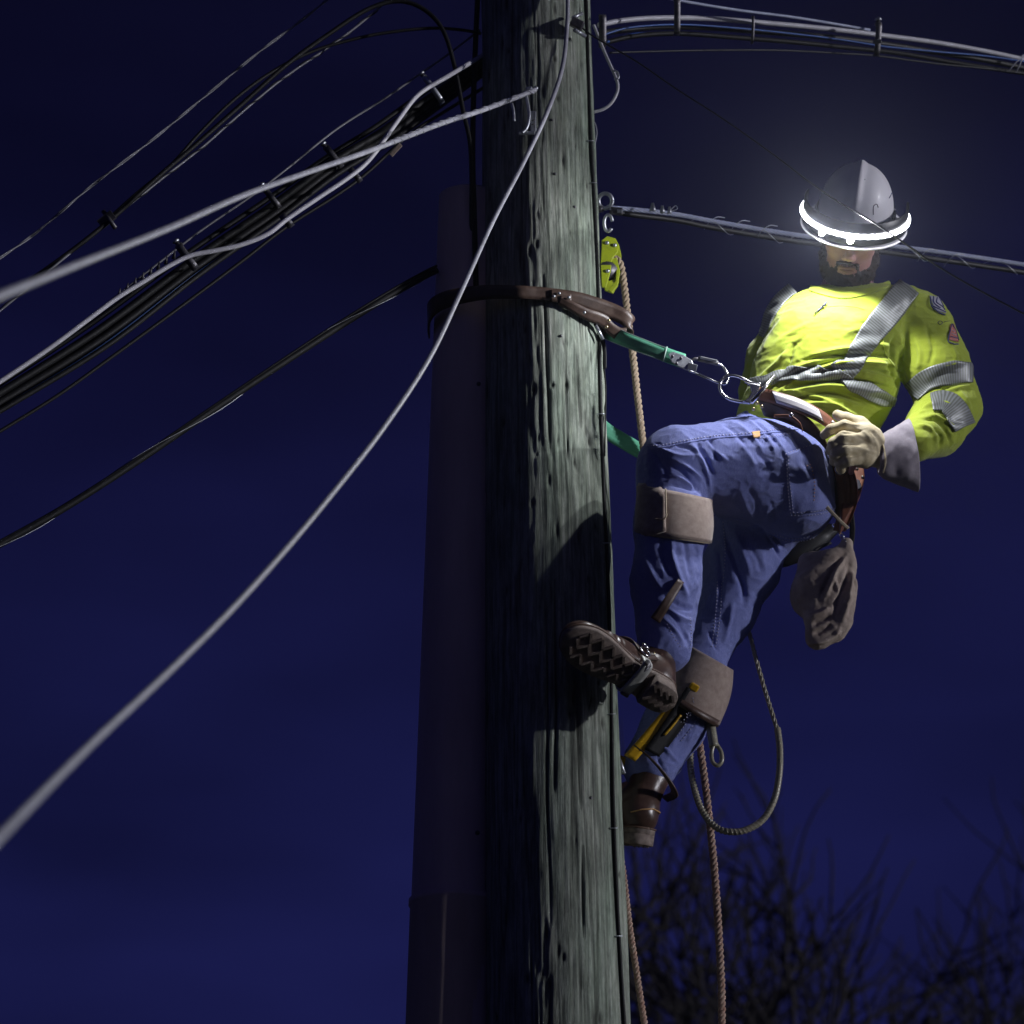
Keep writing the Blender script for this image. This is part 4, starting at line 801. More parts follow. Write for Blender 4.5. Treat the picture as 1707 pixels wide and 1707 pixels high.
# ---- jeans
def make_jeans():
    s = SDF([P(1010, 1300, 0)[0], -.36, P(1300, 1360, 0)[2]], [P(1440, 700, 0)[0], .30, P(1300, 640, -.1)[2]], .0036)
    q = lambda a, b, y, r: r*S_(a, b, y)
    A = P(1292, 797, -.055); K = P(1127, 770, -.185)
    s.cap(P(1305, 797, -.045), P(1240, 783, -.09), q(1300, 797, -.05, 92), q(1240, 783, -.09, 84), .03)
    s.cap(P(1240, 783, -.09), K, q(1240, 783, -.09, 84), q(1128, 770, -.19, 61), .03)
    s.cap(P(1328, 792, .0), P(1318, 830, .03), q(1330, 790, 0, 66), q(1320, 830, 0, 66), .03)
    s.cap(P(1300, 760, -.03), P(1262, 725, -.02), .10, .07, .03)
    s.ell(P(1335, 845, -.03), (q(1, 845, 0, 50), .10, q(1, 845, 0, 52)), None, .03)
    s.chain([P(1120, 795, -.185), P(1118, 870, -.185), P(1110, 970, -.188), P(1108, 1078, -.188)], [q(1120, 795, -.19, 57), q(1, 870, -.19, 57), q(1, 970, -.19, 56), q(1, 1060, -.19, 46)], .03)
    s.cap(P(1290, 850, .07), P(1255, 880, .10), .10, q(1, 870, .1, 64), .03)
    s.chain([P(1262, 870, .11), P(1236, 945, .12), P(1208, 1020, .13), P(1172, 1085, .13)], [q(1, 870, .11, 64), q(1, 945, .12, 60), q(1, 1020, .13, 49), q(1, 1085, .13, 44)], .03)
    s.chain([P(1160, 1120, .125), P(1129, 1200, .125), P(1084, 1276, .125)], [q(1, 1120, .12, 49), q(1, 1200, .12, 50), q(1, 1276, .12, 47)], .03)
    V, Fq = s.mesh(); V = smooth(V, Fq, 2, .5)
    V = V+vnormals(V, Fq)*(.0030*vnoise3(V, 16, 18)+.0012*vnoise3(V, 38, 19)+.0022*((1-np.abs(vnoise3(V*[1, 1, 1.2], 24, 93)))**3-.3)+.0012*((1-np.abs(vnoise3(V*[1, 1, 1.4], 55, 94)))**3-.3))[:, None]
    st = [
     # knee crease of the near leg
     ([(1086, 740), (1110, 752), (1135, 760), (1160, 758)], 4, 5), ([(1082, 748), (1100, 770), (1112, 785), (1108, 800)], 5, -5),
     ([(1110, 760), (1140, 775), (1160, 790), (1174, 808)], 4, 6), ([(1105, 770), (1135, 785), (1155, 805), (1172, 826)], 4, -6), ([(1108, 786), (1135, 798), (1160, 816)], 3.5, 5),
     ([(1150, 738), (1165, 760), (1178, 790), (1184, 820)], 4, 6), ([(1160, 735), (1178, 765), (1190, 795)], 4, -6), ([(1175, 732), (1195, 755), (1215, 770)], 4, 4), ([(1180, 728), (1190, 750), (1200, 776)], 5, -4),
     ([(1112, 805), (1140, 812), (1165, 820)], 3.5, -4), ([(1120, 740), (1150, 748), (1172, 764)], 3, -4),
     # creases at the hip
     ([(1215, 700), (1240, 715), (1262, 738), (1270, 752)], 4, 5), ([(1200, 703), (1225, 720), (1245, 745)], 4, -5), ([(1240, 696), (1262, 712), (1285, 740), (1292, 757)], 3.5, 4.5), ([(1252, 697), (1280, 722), (1300, 745)], 3.5, -4),
     ([(1275, 712), (1300, 740), (1315, 765)], 3.5, 4), ([(1300, 712), (1318, 735), (1330, 755)], 3.5, 4), ([(1312, 712), (1330, 742), (1340, 765)], 3, -3.5), ([(1228, 735), (1250, 760), (1262, 785)], 5, 3), ([(1255, 745), (1275, 768), (1285, 790)], 5, -3),
     ([(1340, 728), (1352, 750), (1360, 772)], 3, 3), ([(1330, 770), (1340, 790), (1346, 812)], 3, 3), ([(1337, 768), (1350, 792)], 2.5, -3),
     # seat
     ([(1232, 812), (1245, 845), (1258, 868)], 5, 3), ([(1245, 806), (1262, 840), (1268, 860)], 5, -3), ([(1282, 830), (1292, 855), (1296, 870)], 4, -2.5), ([(1352, 800), (1362, 820), (1358, 850)], 7, 3),
     ([(1190, 862), (1230, 868), (1262, 878), (1280, 892)], 3, -5), ([(1276, 892), (1292, 912), (1300, 930)], 3, -6), ([(1288, 893), (1308, 915)], 3, -5), ([(1282, 893), (1300, 920)], 3, 4), ([(1300, 893), (1330, 897), (1362, 885)], 3, -3),
     # near calf
     ([(1072, 925), (1090, 960), (1112, 995)], 5, 6), ([(1120, 895), (1122, 930), (1135, 970), (1148, 1000)], 5, 6), ([(1140, 892), (1146, 930), (1152, 965)], 5, -5), ([(1104, 890), (1106, 930), (1118, 962)], 5, -6), ([(1160, 895), (1166, 940), (1160, 990)], 4, 4),
     ([(1098, 1000), (1120, 1020), (1140, 1032), (1156, 1034)], 4, 6), ([(1100, 985), (1130, 1008), (1156, 1018)], 5, -6), ([(1100, 1025), (1125, 1050), (1140, 1078)], 4, 5), ([(1110, 1012), (1135, 1045), (1147, 1070)], 4, -4), ([(1128, 1035), (1146, 1060), (1152, 1080)], 3, 3),
     # far thigh
     ([(1205, 880), (1222, 930), (1240, 980), (1240, 1010)], 6, -8), ([(1222, 880), (1238, 920), (1252, 960)], 6, 5), ([(1195, 900), (1202, 960), (1200, 1010)], 5, -5), ([(1222, 1000), (1215, 1040), (1205, 1075)], 5, 4), ([(1180, 1050), (1190, 1070), (1196, 1085)], 4, -5), ([(1240, 900), (1262, 930), (1268, 955)], 5, -3),
     # far calf
     ([(1172, 1170), (1160, 1210), (1135, 1260)], 5, 3), ([(1155, 1160), (1140, 1200), (1110, 1245)], 4, -4), ([(1100, 1236), (1115, 1255), (1130, 1270)], 4, 4), ([(1095, 1262), (1110, 1290)], 3, -4),
    ]
    return folds(V, Fq, [(p, w_*.85, h_*(.95 if (p[0][1] < 860 and p[0][0] > 1195) else 1.3)) for p, w_, h_ in st]), Fq
jeansM = make_jeans(); jo = new_obj('jeans', *jeansM, m_denim, man); T_j = bvh(jeansM); T_all = bvh(jeansM, shirtM)
# side seam, back pocket, yoke and hem stitching
seam('side_seam', T_j, [[(1078, 744), (1105, 742), (1140, 735), (1190, 727), (1240, 723), (1290, 717), (1328, 712)]], m_thread, jo, .0015, .0010, dash=.006)
seam('side_seam_ridge', T_j, [[(1080, 748), (1105, 746), (1140, 739), (1190, 731), (1240, 727), (1290, 721), (1330, 716)]], m_denim, jo, .0022, .0002)
poly_sheet('watch_pocket_tab', T_j, [(1253, 721), (1266, 719), (1267, 729), (1256, 731)], m_orange_th, jo, .002, n=6)
seam('pocket_stitching', T_j, [[(1266, 732), (1290, 728), (1315, 724)], [(1309, 757), (1330, 750), (1352, 743), (1362, 740)], [(1309, 757), (1311, 790), (1314, 825), (1318, 858)], [(1318, 858), (1345, 858), (1370, 855), (1388, 850)], [(1313, 761), (1314, 790), (1318, 825), (1322, 853)], [(1322, 853), (1345, 853), (1370, 850), (1386, 846)]], m_thread, jo, .0011, .0040, dash=.006)
pk = poly_sheet('back_pocket', T_j, [(1309, 757), (1366, 739), (1392, 848), (1319, 858)], m_denim, jo, .0028, .003, n=26)
seam('pocket_arc_stitching', T_j, [[(1345, 778), (1350, 776), (1354, 790), (1357, 815), (1355, 838)]], m_orange_th, jo, .0015, .0044, dash=.006)
seam('seat_stitching', T_j, [[(1283, 893), (1310, 901), (1338, 901), (1366, 892), (1384, 880)], [(1290, 889), (1315, 897), (1340, 896), (1362, 889)]], m_thread, jo, .0014, .0012, dash=.006)
seam('inseam', T_j, [[(1203, 972), (1202, 1010), (1197, 1050), (1192, 1082)], [(1196, 970), (1194, 1010), (1190, 1050), (1186, 1080)], [(1206, 870), (1209, 920), (1206, 970)]], m_thread, jo, .0014, .0012, dash=.006)
seam('hem_stitching', T_j, [[(1112, 1040), (1122, 1060), (1135, 1080)], [(1150, 1030), (1152, 1060), (1150, 1082)], [(1176, 1170), (1158, 1205), (1135, 1235)], [(1168, 1160), (1150, 1195), (1128, 1228)]], m_thread, jo, .0014, .0012, dash=.006)
# ---- gloved hand on the belt
def make_glove():
    s = SDF(P(1372, 802, -.1)-[.03, .22, .03], P(1500, 680, -.1)+[.03, .08, .03], .0021); g = lambda a, b, y: P(a, b, y-.0)
    r = lambda v: v*.00158
    s.cap(g(1470, 756, -.175), g(1440, 742, -.20), r(25), r(31), .02, (TC, .62)); s.cap(g(1440, 727, -.205), g(1440, 762, -.205), r(18), r(17), .02)
    s.chain([g(1437, 719, -.215), g(1408, 710, -.236), g(1386, 716, -.228), g(1374, 725, -.205)], [r(11), r(9.6), r(8.8), r(7.5)], .006)
    s.chain([g(1436, 733, -.222), g(1406, 729, -.250), g(1390, 739, -.240), g(1384, 752, -.212)], [r(11), r(10), r(9), r(8)], .006)
    s.chain([g(1436, 749, -.222), g(1408, 750, -.246), g(1393, 758, -.234), g(1390, 769, -.206)], [r(10.8), r(9.8), r(9), r(8)], .006)
    s.chain([g(1437, 765, -.215), g(1413, 768, -.232), g(1401, 773, -.220), g(1402, 783, -.196)], [r(10), r(9), r(8.2), r(7.5)], .006)
    s.chain([g(1456, 726, -.192), g(1434, 706, -.198), g(1412, 698, -.192), g(1396, 692, -.180)], [r(14), r(11), r(9.5), r(8.5)], .010)
    V, Fq = s.mesh(); V = smooth(V, Fq, 1, .4)
    st = [([(1400, 722), (1420, 722), (1445, 716)], 1.8, -2.5), ([(1395, 740), (1418, 740), (1436, 742)], 1.8, -2.5), ([(1400, 760), (1418, 760), (1436, 758)], 1.8, -2.5),
          ([(1420, 714), (1440, 720), (1456, 738)], 3, 2), ([(1424, 724), (1442, 735), (1460, 745)], 3, -1.8), ([(1430, 748), (1450, 752), (1465, 758)], 3, 1.6), ([(1448, 716), (1462, 728), (1474, 742)], 3, -2), ([(1464, 730), (1470, 750), (1468, 775)], 3, -3), ([(1458, 732), (1464, 752), (1460, 776)], 3, 2.2), ([(1405, 704), (1420, 708), (1436, 708)], 1.6, 1.5)]
    V = folds(V, Fq, st, 1.0); V = V+vnormals(V, Fq)*(.0007*vnoise3(V, 90, 28))[:, None]
    return V, Fq
gl = new_obj('glove', *make_glove(), m_glove, man, label='pale yellow leather glove on the hand at the belt')
rc_ = [((1464, 729, -.18), (1464, 791, -.17), .030), ((1474, 722, -.175), (1476, 800, -.165), .040), ((1489, 714, -.165), (1496, 807, -.15), .052), ((1502, 707, -.15), (1514, 813, -.135), .060), ((1513, 701, -.14), (1532, 820, -.12), .064)]
rings = []
for a, b, dd in rc_:
    A, B = P(*a), P(*b); ax = (B-A)/2; T = camvec(1, -.15, 0); n_ = np.cross(ax/np.linalg.norm(ax), T); rings.append((A+B)/2+0*n_); 
sec = [catmull([np.r_[(P(*a)+P(*b))/2] for a, b, _ in rc_], 8), catmull([(P(*b)-P(*a))/2 for a, b, _ in rc_], 8), catmull([np.array([d_, 0, 0]) for *_, d_ in rc_], 8)]
V = []
for c, ax, d_ in zip(*sec):
    n_ = np.cross(ax/np.linalg.norm(ax), camvec(1, -.15, 0)); n_ /= np.linalg.norm(n_); V.append(ellring(c, ax, n_*d_[0], 64))
V, Fc = loft(V, False); N = V-np.repeat(np.array(sec[0]), 64, 0); N /= np.linalg.norm(N, axis=1)[:, None]
V = V+N*(.004*vnoise3(V, 26, 50)+.002*vnoise3(V, 60, 51))[:, None]
V = folds(V, np.array(Fc), [([(1482, 735), (1490, 755), (1500, 775)], 3.5, -6), ([(1476, 740), (1484, 765), (1494, 790)], 4, 4), ([(1472, 770), (1482, 785), (1500, 790)], 4, -4), ([(1503, 745), (1512, 770), (1510, 790)], 4, -3)])
cf = solid(new_obj('gauntlet_cuff', V, Fc, m_cuff, gl), .0025, 1)
seam('cuff_stitching', bvh((V, Fc)), [[(1468, 732), (1474, 748), (1476, 770), (1472, 788)]], m_glove, gl, .0022, .0008)
# ------------------------------------------------------------------ boots
def boot(parent, heel, T, Nd, L=.300, label=None, cut_shaft=.19, shaft=None):
    """heel: world point under the heel; T: toe direction; Nd: outward normal of the sole"""
    T = T/np.linalg.norm(T); Nd = Nd-T*(Nd@T); Nd /= np.linalg.norm(Nd); U = -Nd; X = np.cross(T, U); B = lambda x, y, z: heel+X*x+T*y+U*z; Rb = np.stack([X, T, U])
    s = SDF(heel-.42, heel+.42, .0032)
    s.ell(B(.004, L*.80, .040), (.049, .062, .034), Rb, .02); s.ell(B(.002, L*.60, .046), (.046, .07, .040), Rb, .03); s.cap(B(0, .035, .045), B(0, L*.55, .045), .036, .040, .03)
    s.ell(B(0, .04, .05), (.037, .045, .05), Rb, .02); s.cap(B(0, .055, .06), B(0, L*.46, .068), .042, .034, .03); s.cap(B(0, .055, .055), B(0, .045, cut_shaft) if shaft is None else shaft, .044, .050, .03)
    V, Fq = s.mesh(); h = (V-heel)@U; V[h < .016] += (U[None]*(.016-h)[:, None])[h < .016]
    V = smooth(V, Fq, 2, .5); yy = (V-heel)@T; hh = (V-heel)@U; N = vnormals(V, Fq)
    V = V+N*(.0020*np.exp(-((yy-L*.66)/.006)**2)*(hh > .05)-.0022*np.exp(-((yy-L*.61-.2*(hh-.05))/.005)**2)-.0018*np.exp(-((yy-L*.56-.2*(hh-.05))/.005)**2)+.0010*vnoise3(V, 45, 61))[:, None]
    b = new_obj('boot', V, Fq, m_boot, parent, label=label)
    def outline(o, y0=0, y1=1):
        pts = []
        prof = [(0, .0), (.02, .022), (.08, .034), (.2, .036), (.38, .032), (.52, .040), (.68, .050), (.82, .050), (.93, .036), (.985, .018), (1, 0)]
        for sx_ in (1, -1):
            rng = prof if sx_ > 0 else prof[::-1]
            for t, w_ in rng[(0 if sx_ > 0 else 1):(len(prof) if sx_ > 0 else -1)]: pts.append((sx_*(w_+(o if w_ else 0))+.004*math.sin(t*3.1), t*L+(o if t >= 1 else (-o if t <= 0 else 0))))
        c = catmull([np.array([a, b_, 0.]) for a, b_ in pts+[pts[0]]], 4)[:-1]; return c
    oc = outline(.004)
    V, Fc = loft([np.array([B(x, y, z) for x, y, _ in outline(o_)]) for o_, z in ((.001, .0), (.004, .002), (.005, .014), (.003, .018))]); MB().add(V, Fc).build('sole', m_sole, b)
    wp = np.array([B(x*1.03, y, .016) for x, y, _ in np.concatenate([oc, oc[:1]])]); MB().add(*tube(wp, .0028, 8)).build('welt', M('welt', (.13, .075, .05), .5) if 'welt' not in bpy.data.materials else bpy.data.materials['welt'], b)
    hb = [np.array([B(x, y, z) for x, y, _ in outline(o_) if y < L*.27]) for o_, z in ((.0005, -.026), (.003, -.024), (.004, .001))]; n_ = min(len(q) for q in hb)
    MB().add(*loft([q[:n_] for q in hb])).build('heel', m_sole, b)
    mb = MB()
    for k in range(11):
        y = L*(.36+.053*k); w_ = np.interp(y/L, [.38, .52, .68, .82, .93], [.026, .034, .044, .044, .030])
        for sx_ in (-1, 1):
            d1 = (X*sx_*.8+T*(.6 if k % 2 else -.6)); d1 /= np.linalg.norm(d1); mb.add(*box(B(sx_*w_*.72, y, -.0016), d1, np.cross(d1, U), U, (w_*.30, .0030, .0026)))
        d1 = X*.75+T*(.66 if k % 2 else -.66); d1 /= np.linalg.norm(d1); mb.add(*box(B(0, y, -.0016), d1, np.cross(d1, U), U, (w_*.36, .0028, .0026)))
    for k in range(4):
        y = L*(.05+.055*k)
        for sx_ in (-1, 1): d1 = (X*sx_*.7+T*.7); mb.add(*box(B(sx_*.016, y, -.0275), d1, np.cross(d1, U), U, (.011, .0028, .0026)))
    tr_ = mb.build('tread', m_sole, b, False); tr_['kind'] = 'stuff'; return b, B
T1 = camvec(-.78, .49, .40); N1 = camvec(.13, -.50, .85)
bt1, B1 = boot(man, P(1120, 1168, -.215), T1, N1, .335, 'near boot seen from below with its sole on the pole', shaft=P(1110, 1060, -.188))
T2 = camvec(-.62, -.05, -.75); N2 = camvec(.12, -.86, .42)
bt2, B2 = boot(man, P(1080, 1392, .080), T2, N2, .29, 'lower boot, mostly behind the pole', shaft=P(1094, 1272, .118))
tb_ = MB().add(*tube([B2(-.047, .02, .05), B2(-.03, -.003, .06), B2(0, -.010, .065), B2(.03, -.003, .06), B2(.047, .03, .05)], .0018, 6)); tb_.build('heel_stitching', m_orange_th, bt2)
MB().add(*tube(catmull([B1(-.036, .07, .03), B1(-.040, .055, .055), B1(-.030, .0, .075), B1(0, -.018, .08), B1(.03, 0, .075), B1(.041, .06, .055)], 6), .0014, 6)).build('heel_stitching', m_orange_th, bt1)
# ------------------------------------------------------------------ climbers (irons) with pads and straps
def pad_ring(name, parent, secs, m, th=.006, n=72, a0=0, a1=2*math.pi, wob=.003):
    full = abs(a1-a0-2*math.pi) < 1e-6; R = []
    C_ = catmull([c for c, *_ in secs], 6); A_ = catmull([a for _, a, _ in secs], 6); B_ = catmull([b for *_, b in secs], 6)
    for c, a, b in zip(C_, A_, B_): R.append(ellring(c, a, b, n, a0, a1))
    V = np.concatenate(R); V = V+(V-np.repeat(C_, n, 0))*(wob*8*vnoise3(V, 18, 71))[:, None]; k = len(R)
    Fc = [(i*n+j, i*n+(j+1) % n, (i+1)*n+(j+1) % n, (i+1)*n+j) for i in range(k-1) for j in range(n if full else n-1)]
    o = new_obj(name, V, Fc, m, parent); return solid(o, th, 1), V, n, k
def strip(name, parent, pts, wd, m, wdir, th=.0035):
    """flat strap through pts, wd half width, wdir width direction(s)"""
    pts = np.asarray(pts); wdir = np.broadcast_to(np.asarray(wdir), pts.shape); wd = np.broadcast_to(np.asarray(wd), (len(pts),)); V = []
    for p, d, w_ in zip(pts, wdir, wd): d = d/np.linalg.norm(d); V += [p-d*w_, p-d*w_*.35, p+d*w_*.35, p+d*w_]
    Fc = [(4*i+j, 4*i+j+1, 4*i+5+j, 4*i+4+j) for i in range(len(pts)-1) for j in range(3)]
    return solid(new_obj(name, V, Fc, m, parent), th, 0)
q = lambda px_, y, v: v*S_(px_, 1000, y)
cl1 = thing('pole_climber', 'pole climber on the upper leg with felt cuff and steel stirrup under the boot', 'climber', P(1110, 1130, -.2), 'pole climbers strapped to the legs')
secs = [(P(1124, 822, -.187), RT*q(1, -.19, 60)-UP*.018, TC*.097), (P(1125, 860, -.187), RT*q(1, -.19, 61)-UP*.016, TC*.101), (P(1122, 897, -.187), RT*q(1, -.19, 60)-UP*.012, TC*.099)]
padA, Vp, n_, k_ = pad_ring('felt_cuff', cl1, secs, m_pad, .007)
MB().add(*tube(np.concatenate([Vp[:n_], Vp[:1]])*1.0+0, .0030, 6)).add(*tube(np.concatenate([Vp[(k_-1)*n_:], Vp[(k_-1)*n_:(k_-1)*n_+1]]), .0030, 6)).build('cuff_binding', m_padedge, padA)
T_p = bvh((Vp, [(i*n_+j, i*n_+(j+1) % n_, (i+1)*n_+(j+1) % n_, (i+1)*n_+j) for i in range(k_-1) for j in range(n_)]))
poly_sheet('front_flap', T_p, [(1066, 806), (1111, 800), (1111, 888), (1060, 905)], m_pad, cl1, .010, .006, n=12)
seam('flap_binding', T_p, [[(1070, 803), (1090, 799), (1110, 798), (1111, 820), (1112, 850), (1111, 868), (1097, 870)]], m_padedge, cl1, .0022, .016)
strip('strap', cl1, catmull([P(1092, 1034, -.27), P(1112, 1004, -.285), P(1135, 968, -.275)], 8), np.interp(np.arange(17), [0, 5, 16], [.013, .012, .009]), m_leather, camvec(.84, -.55, -.1))
bevel(MB().add(*box(B1(.046, .115, .075), N1*0+T1, -N1, np.cross(T1, -N1), (.011, .09, .004))).build('shank', m_dsteel, cl1, False), .002)
st_ = catmull([B1(.047, .125, .09), B1(.048, .122, .03), B1(.047, .118, -.003), B1(.030, .116, -.008), B1(0, .116, -.009), B1(-.030, .116, -.008), B1(-.048, .118, -.002), B1(-.050, .122, .02)], 8)
strip('stirrup', cl1, st_, .014, m_stirrup, T1, .005)
MB().add(*tube([B1(-.052, .122, .0), B1(-.058, .128, -.03), B1(-.050, .14, -.055)], [.007, .006, .0015], 8)).build('gaff', m_dsteel, cl1)
aS = catmull([B1(-.047, .125, .045), B1(-.044, .140, .085), B1(-.020, .155, .112), B1(.012, .155, .115), B1(.040, .140, .09), B1(.048, .122, .055)], 8)
strip('ankle_strap', cl1, aS, .011, m_leather, T1*.8-N1*.4, .004)
aS2 = catmull([B1(-.050, .115, .03), B1(-.050, .06, .07), B1(-.03, .0, .095), B1(0, -.014, .10), B1(.03, 0, .095), B1(.050, .06, .07), B1(.050, .115, .03)], 8)
strip('heel_strap', cl1, aS2, .011, m_leather, -N1, .004)
bk = MB()
rr_ = [B1(-.052+0*t, .118+.014*math.cos(t), .05+.016*math.sin(t)) for t in np.linspace(0, 6.28, 20)]; bk.add(*tube(np.array(rr_), .0028, 6)); bk.build('buckle', m_chrome, cl1)
for yy, zz in ((.085, .07), (.066, .075), (.047, .080)): MB().add(*disc(B1(-.053, yy, zz), -np.cross(T1, -N1), .0028, .002, 8)).build('rivet', m_brass, cl1)
MB().add(*disc(B1(-.055, .115, .072), -np.cross(T1, -N1), .011, .006, 14)).build('rivet', m_chrome, cl1)
cl2 = thing('pole_climber', 'yellow pole climber on the lower leg with felt cuff and dark straps', 'climber', P(1080, 1300, .05), 'pole climbers strapped to the legs')
ax2 = camvec(-.5, -.87, 0); pr2 = camvec(.87, -.5, 0)
secs = [(P(1182, 1096, .115), pr2*.064, TC*.085), (P(1172, 1120, .115), pr2*.078+UP*.0, TC*.093), (P(1158, 1152, .115), pr2*.085, TC*.096), (P(1148, 1180, .115), pr2*.082, TC*.090)]
padB, Vp2, n2_, k2_ = pad_ring('felt_cuff', cl2, secs, m_pad, .007)
MB().add(*tube(np.concatenate([Vp2[(k2_-1)*n2_:], Vp2[(k2_-1)*n2_:(k2_-1)*n2_+1]]), .004, 6)).build('cuff_binding', m_leather, padB)
secs = [(P(1150, 1172, .115), pr2*.087, TC*.100), (P(1145, 1183, .115), pr2*.086, TC*.099)]
pad_ring('cuff_strap', cl2, secs, m_leather, .004, wob=.001)
plate_ = [P(1122, 1180, .030), P(1100, 1206, .030), P(1078, 1232, .030), P(1050, 1264, .036)]
strip('shank', cl2, catmull(plate_, 8), .0155, m_yellow, pr2, .008)
strip('shank_edge', cl2, catmull([p + pr2*.0165 - TC*.003 for p in (P(1126, 1186, .027), P(1112, 1204, .025), P(1098, 1220, .025))], 6), .004, m_yellow, TC, .006)
bevel(MB().add(*box(P(1157, 1146, .020), pr2, ax2, TC, (.012, .010, .006))).build('shank_top', m_yellow, cl2, False), .004)
dk = catmull([P(1158, 1152, .030), P(1138, 1184, .037), P(1112, 1222, .040), P(1088, 1256, .044)], 8)
strip('shank_sleeve', cl2, dk, .026, m_black, pr2*.85-TC*.5, .006)
seam('sleeve_stitching', T_j, [[(1160, 1160), (1146, 1180), (1134, 1200)], [(1148, 1195), (1135, 1215)]], m_thread, cl2, .0010, .028, dash=.006)
as_ = catmull([P(1062, 1246, .0), P(1082, 1262, -.005), P(1104, 1286, .012), P(1119, 1308, .035), P(1124, 1324, .08), P(1108, 1332, .16)], 8)
strip('ankle_strap', cl2, as_, .0115, m_leather, camvec(.45, -.35, .3), .004)
bevel(MB().add(*box(P(1036, 1270, .10), pr2, ax2, TC, (.010, .014, .004))).build('shank_foot', m_yellow, cl2, False), .002)
MB().add(*tube([P(1030, 1262, .06), P(1040, 1290, .06)], .006, 8)).build('buckle', m_steel, cl2)
# ------------------------------------------------------------------ belt, ring, strap
belt = thing('tool_belt', 'brown leather lineman tool belt with pale label plate and steel ring', 'belt', P(1400, 860, .0))
def ribbon_on(name, path, hw, m, parent, off, th=.004, tree=None, **k): return sheet(name, tree or T_all, path, hw, m, parent, off, th, 3, 6, **k)
bp_ = [(1262, 655, 14), (1285, 661, 14.5), (1310, 669, 15), (1335, 678, 16), (1362, 691, 17), (1388, 709, 18), (1408, 732, 18)]
ybelt = [-.165, -.185, -.198, -.206, -.208, -.200, -.19]
pc = catmull([P(a, b, y) for (a, b, _), y in zip(bp_, ybelt)], 10); wdv = catmull([camvec(-.30+.02*i, .95-.07*i, 0) for i in range(7)], 10)
wdv = wdv-TC*.42; wdv /= np.linalg.norm(wdv, axis=1)[:, None]
strip('waist_strap', belt, pc, np.interp(np.arange(len(pc)), [0, len(pc)-1], [.0205, .027]), m_leather_r, wdv, .006)
i0, i1 = int(len(pc)*.22), int(len(pc)*.72); wv = wdv[i0:i1]; tv = np.gradient(pc[i0:i1], axis=0); nv = np.cross(tv, wv); nv /= np.linalg.norm(nv, axis=1)[:, None]; nv *= np.sign((nv@TC))[:, None]
strip('label_plate', belt, pc[i0:i1]+nv*.0055, .0165, m_label, wv, .002)
strip('label_border', belt, pc[i0-1:i1+1]+nv[[0]*1+list(range(len(nv)))+[-1]]*.0036, .0205, m_leather, wdv[i0-1:i1+1], .001)
j = int(len(nv)*.62); mkb = MB()
for k in range(4): cc = pc[i0+j+k//2]+nv[j]*.0058+wv[j]*(.003-.004*(k % 2)); mkb.add(*box(cc, tv[j]/np.linalg.norm(tv[j]), wv[j], nv[j], (.0022, .0006, .0003)))
mkb.build('label_print', m_ink, belt, False)
for f_, s_ in ((.84, .6), (.84, -.6), (.93, .5), (.95, -.5)):
    i = int(len(pc)*f_); MB().add(*disc(pc[i]+wdv[i]*s_*.018+nv[-1]*.003, nv[-1], .0042, .003, 10)).build('rivet', m_steel, belt)
for f_ in (.66, .69):
    i = int(len(pc)*f_); MB().add(*disc(pc[i]+wdv[i]*(.009 if f_ == .66 else -.009)+nv[-1]*.0055, nv[-1], .0018, .0012, 8)).build('rivet', m_dsteel, belt)
# inner pad between belt and jeans, rear layers and holster
strip('inner_pad', belt, catmull([P(1268, 676, -.15), P(1300, 686, -.175), P(1335, 702, -.185), P(1362, 722, -.18), P(1382, 752, -.16), P(1394, 790, -.11), P(1399, 830, -.06), P(1399, 868, -.01)], 8), .028, m_leather, camvec(-.35, .9, .1), .006)
for off_, w2, mt in ((0, .020, m_leather_r), (9, .018, m_leather_r), (19, .022, m_leather_r)):
    pts_ = catmull([P(1382+off_, 742, -.155), P(1394+off_, 776, -.13), P(1402+off_, 806, -.10), P(1404+off_*.9, 836, -.06), P(1402+off_*.55, 862, -.02), P(1396+off_*.3, 884, .02)], 8)
    strip('back_strap', belt, pts_, w2*.55, mt, camvec(.95, -.15, .25), .007)
plate([(1412, 742), (1440, 778), (1442, 796), (1436, 818), (1424, 842), (1410, 868), (1402, 880), (1402, 850), (1408, 800)], -.06, .05, m_leather_r, 'holster', belt, .004)
plate([(1424, 796), (1433, 800), (1437, 812), (1428, 818)], -.070, .012, m_ink, 'holster_slot', belt, .002)
for a, b in ((1438, 796), (1404, 786), (1428, 782)): MB().add(*disc(P(a, b, -.075 if a > 1410 else -.15), TC, .005, .004, 10)).build('rivet', m_chrome, belt)
q = ringpts(P(1402, 782, -.15), RT*.013, UP*.012, 24, 2.6, 6.0); MB().add(*tube(q, .0032, 8)).build('keeper_ring', m_chrome, belt)
strip('loose_strap_end', belt, catmull([P(1378, 845, -.13), P(1392, 860, -.12), P(1404, 872, -.11), P(1414, 881, -.10)], 6), .0045, m_padedge, camvec(.7, .7, 0), .003)
strip('small_loop_strap', belt, catmull([P(1290, 694, -.19), P(1315, 694, -.20), P(1332, 705, -.205), P(1338, 718, -.20)], 6), .004, m_leather_r, camvec(.1, 1, 0), .003)
MB().add(*disc(P(1319, 692, -.205), TC, .006, .005, 12)).build('rivet', m_chrome, belt)
for a, b in ((1262, 672), (1270, 678), (1256, 682)): MB().add(*disc(P(a, b, -.17), TC, .005, .006, 10)).build('rivet', m_brass, belt)
dr = catmull([P(a, b, -.19) for a, b in ((1268, 640), (1252, 638), (1236, 630), (1220, 626), (1207, 630), (1200, 641), (1202, 653), (1213, 664), (1230, 669), (1246, 671), (1254, 670))], 8)
MB().add(*tube(dr, .0042, 12)).build('steel_ring', m_chrome, belt)
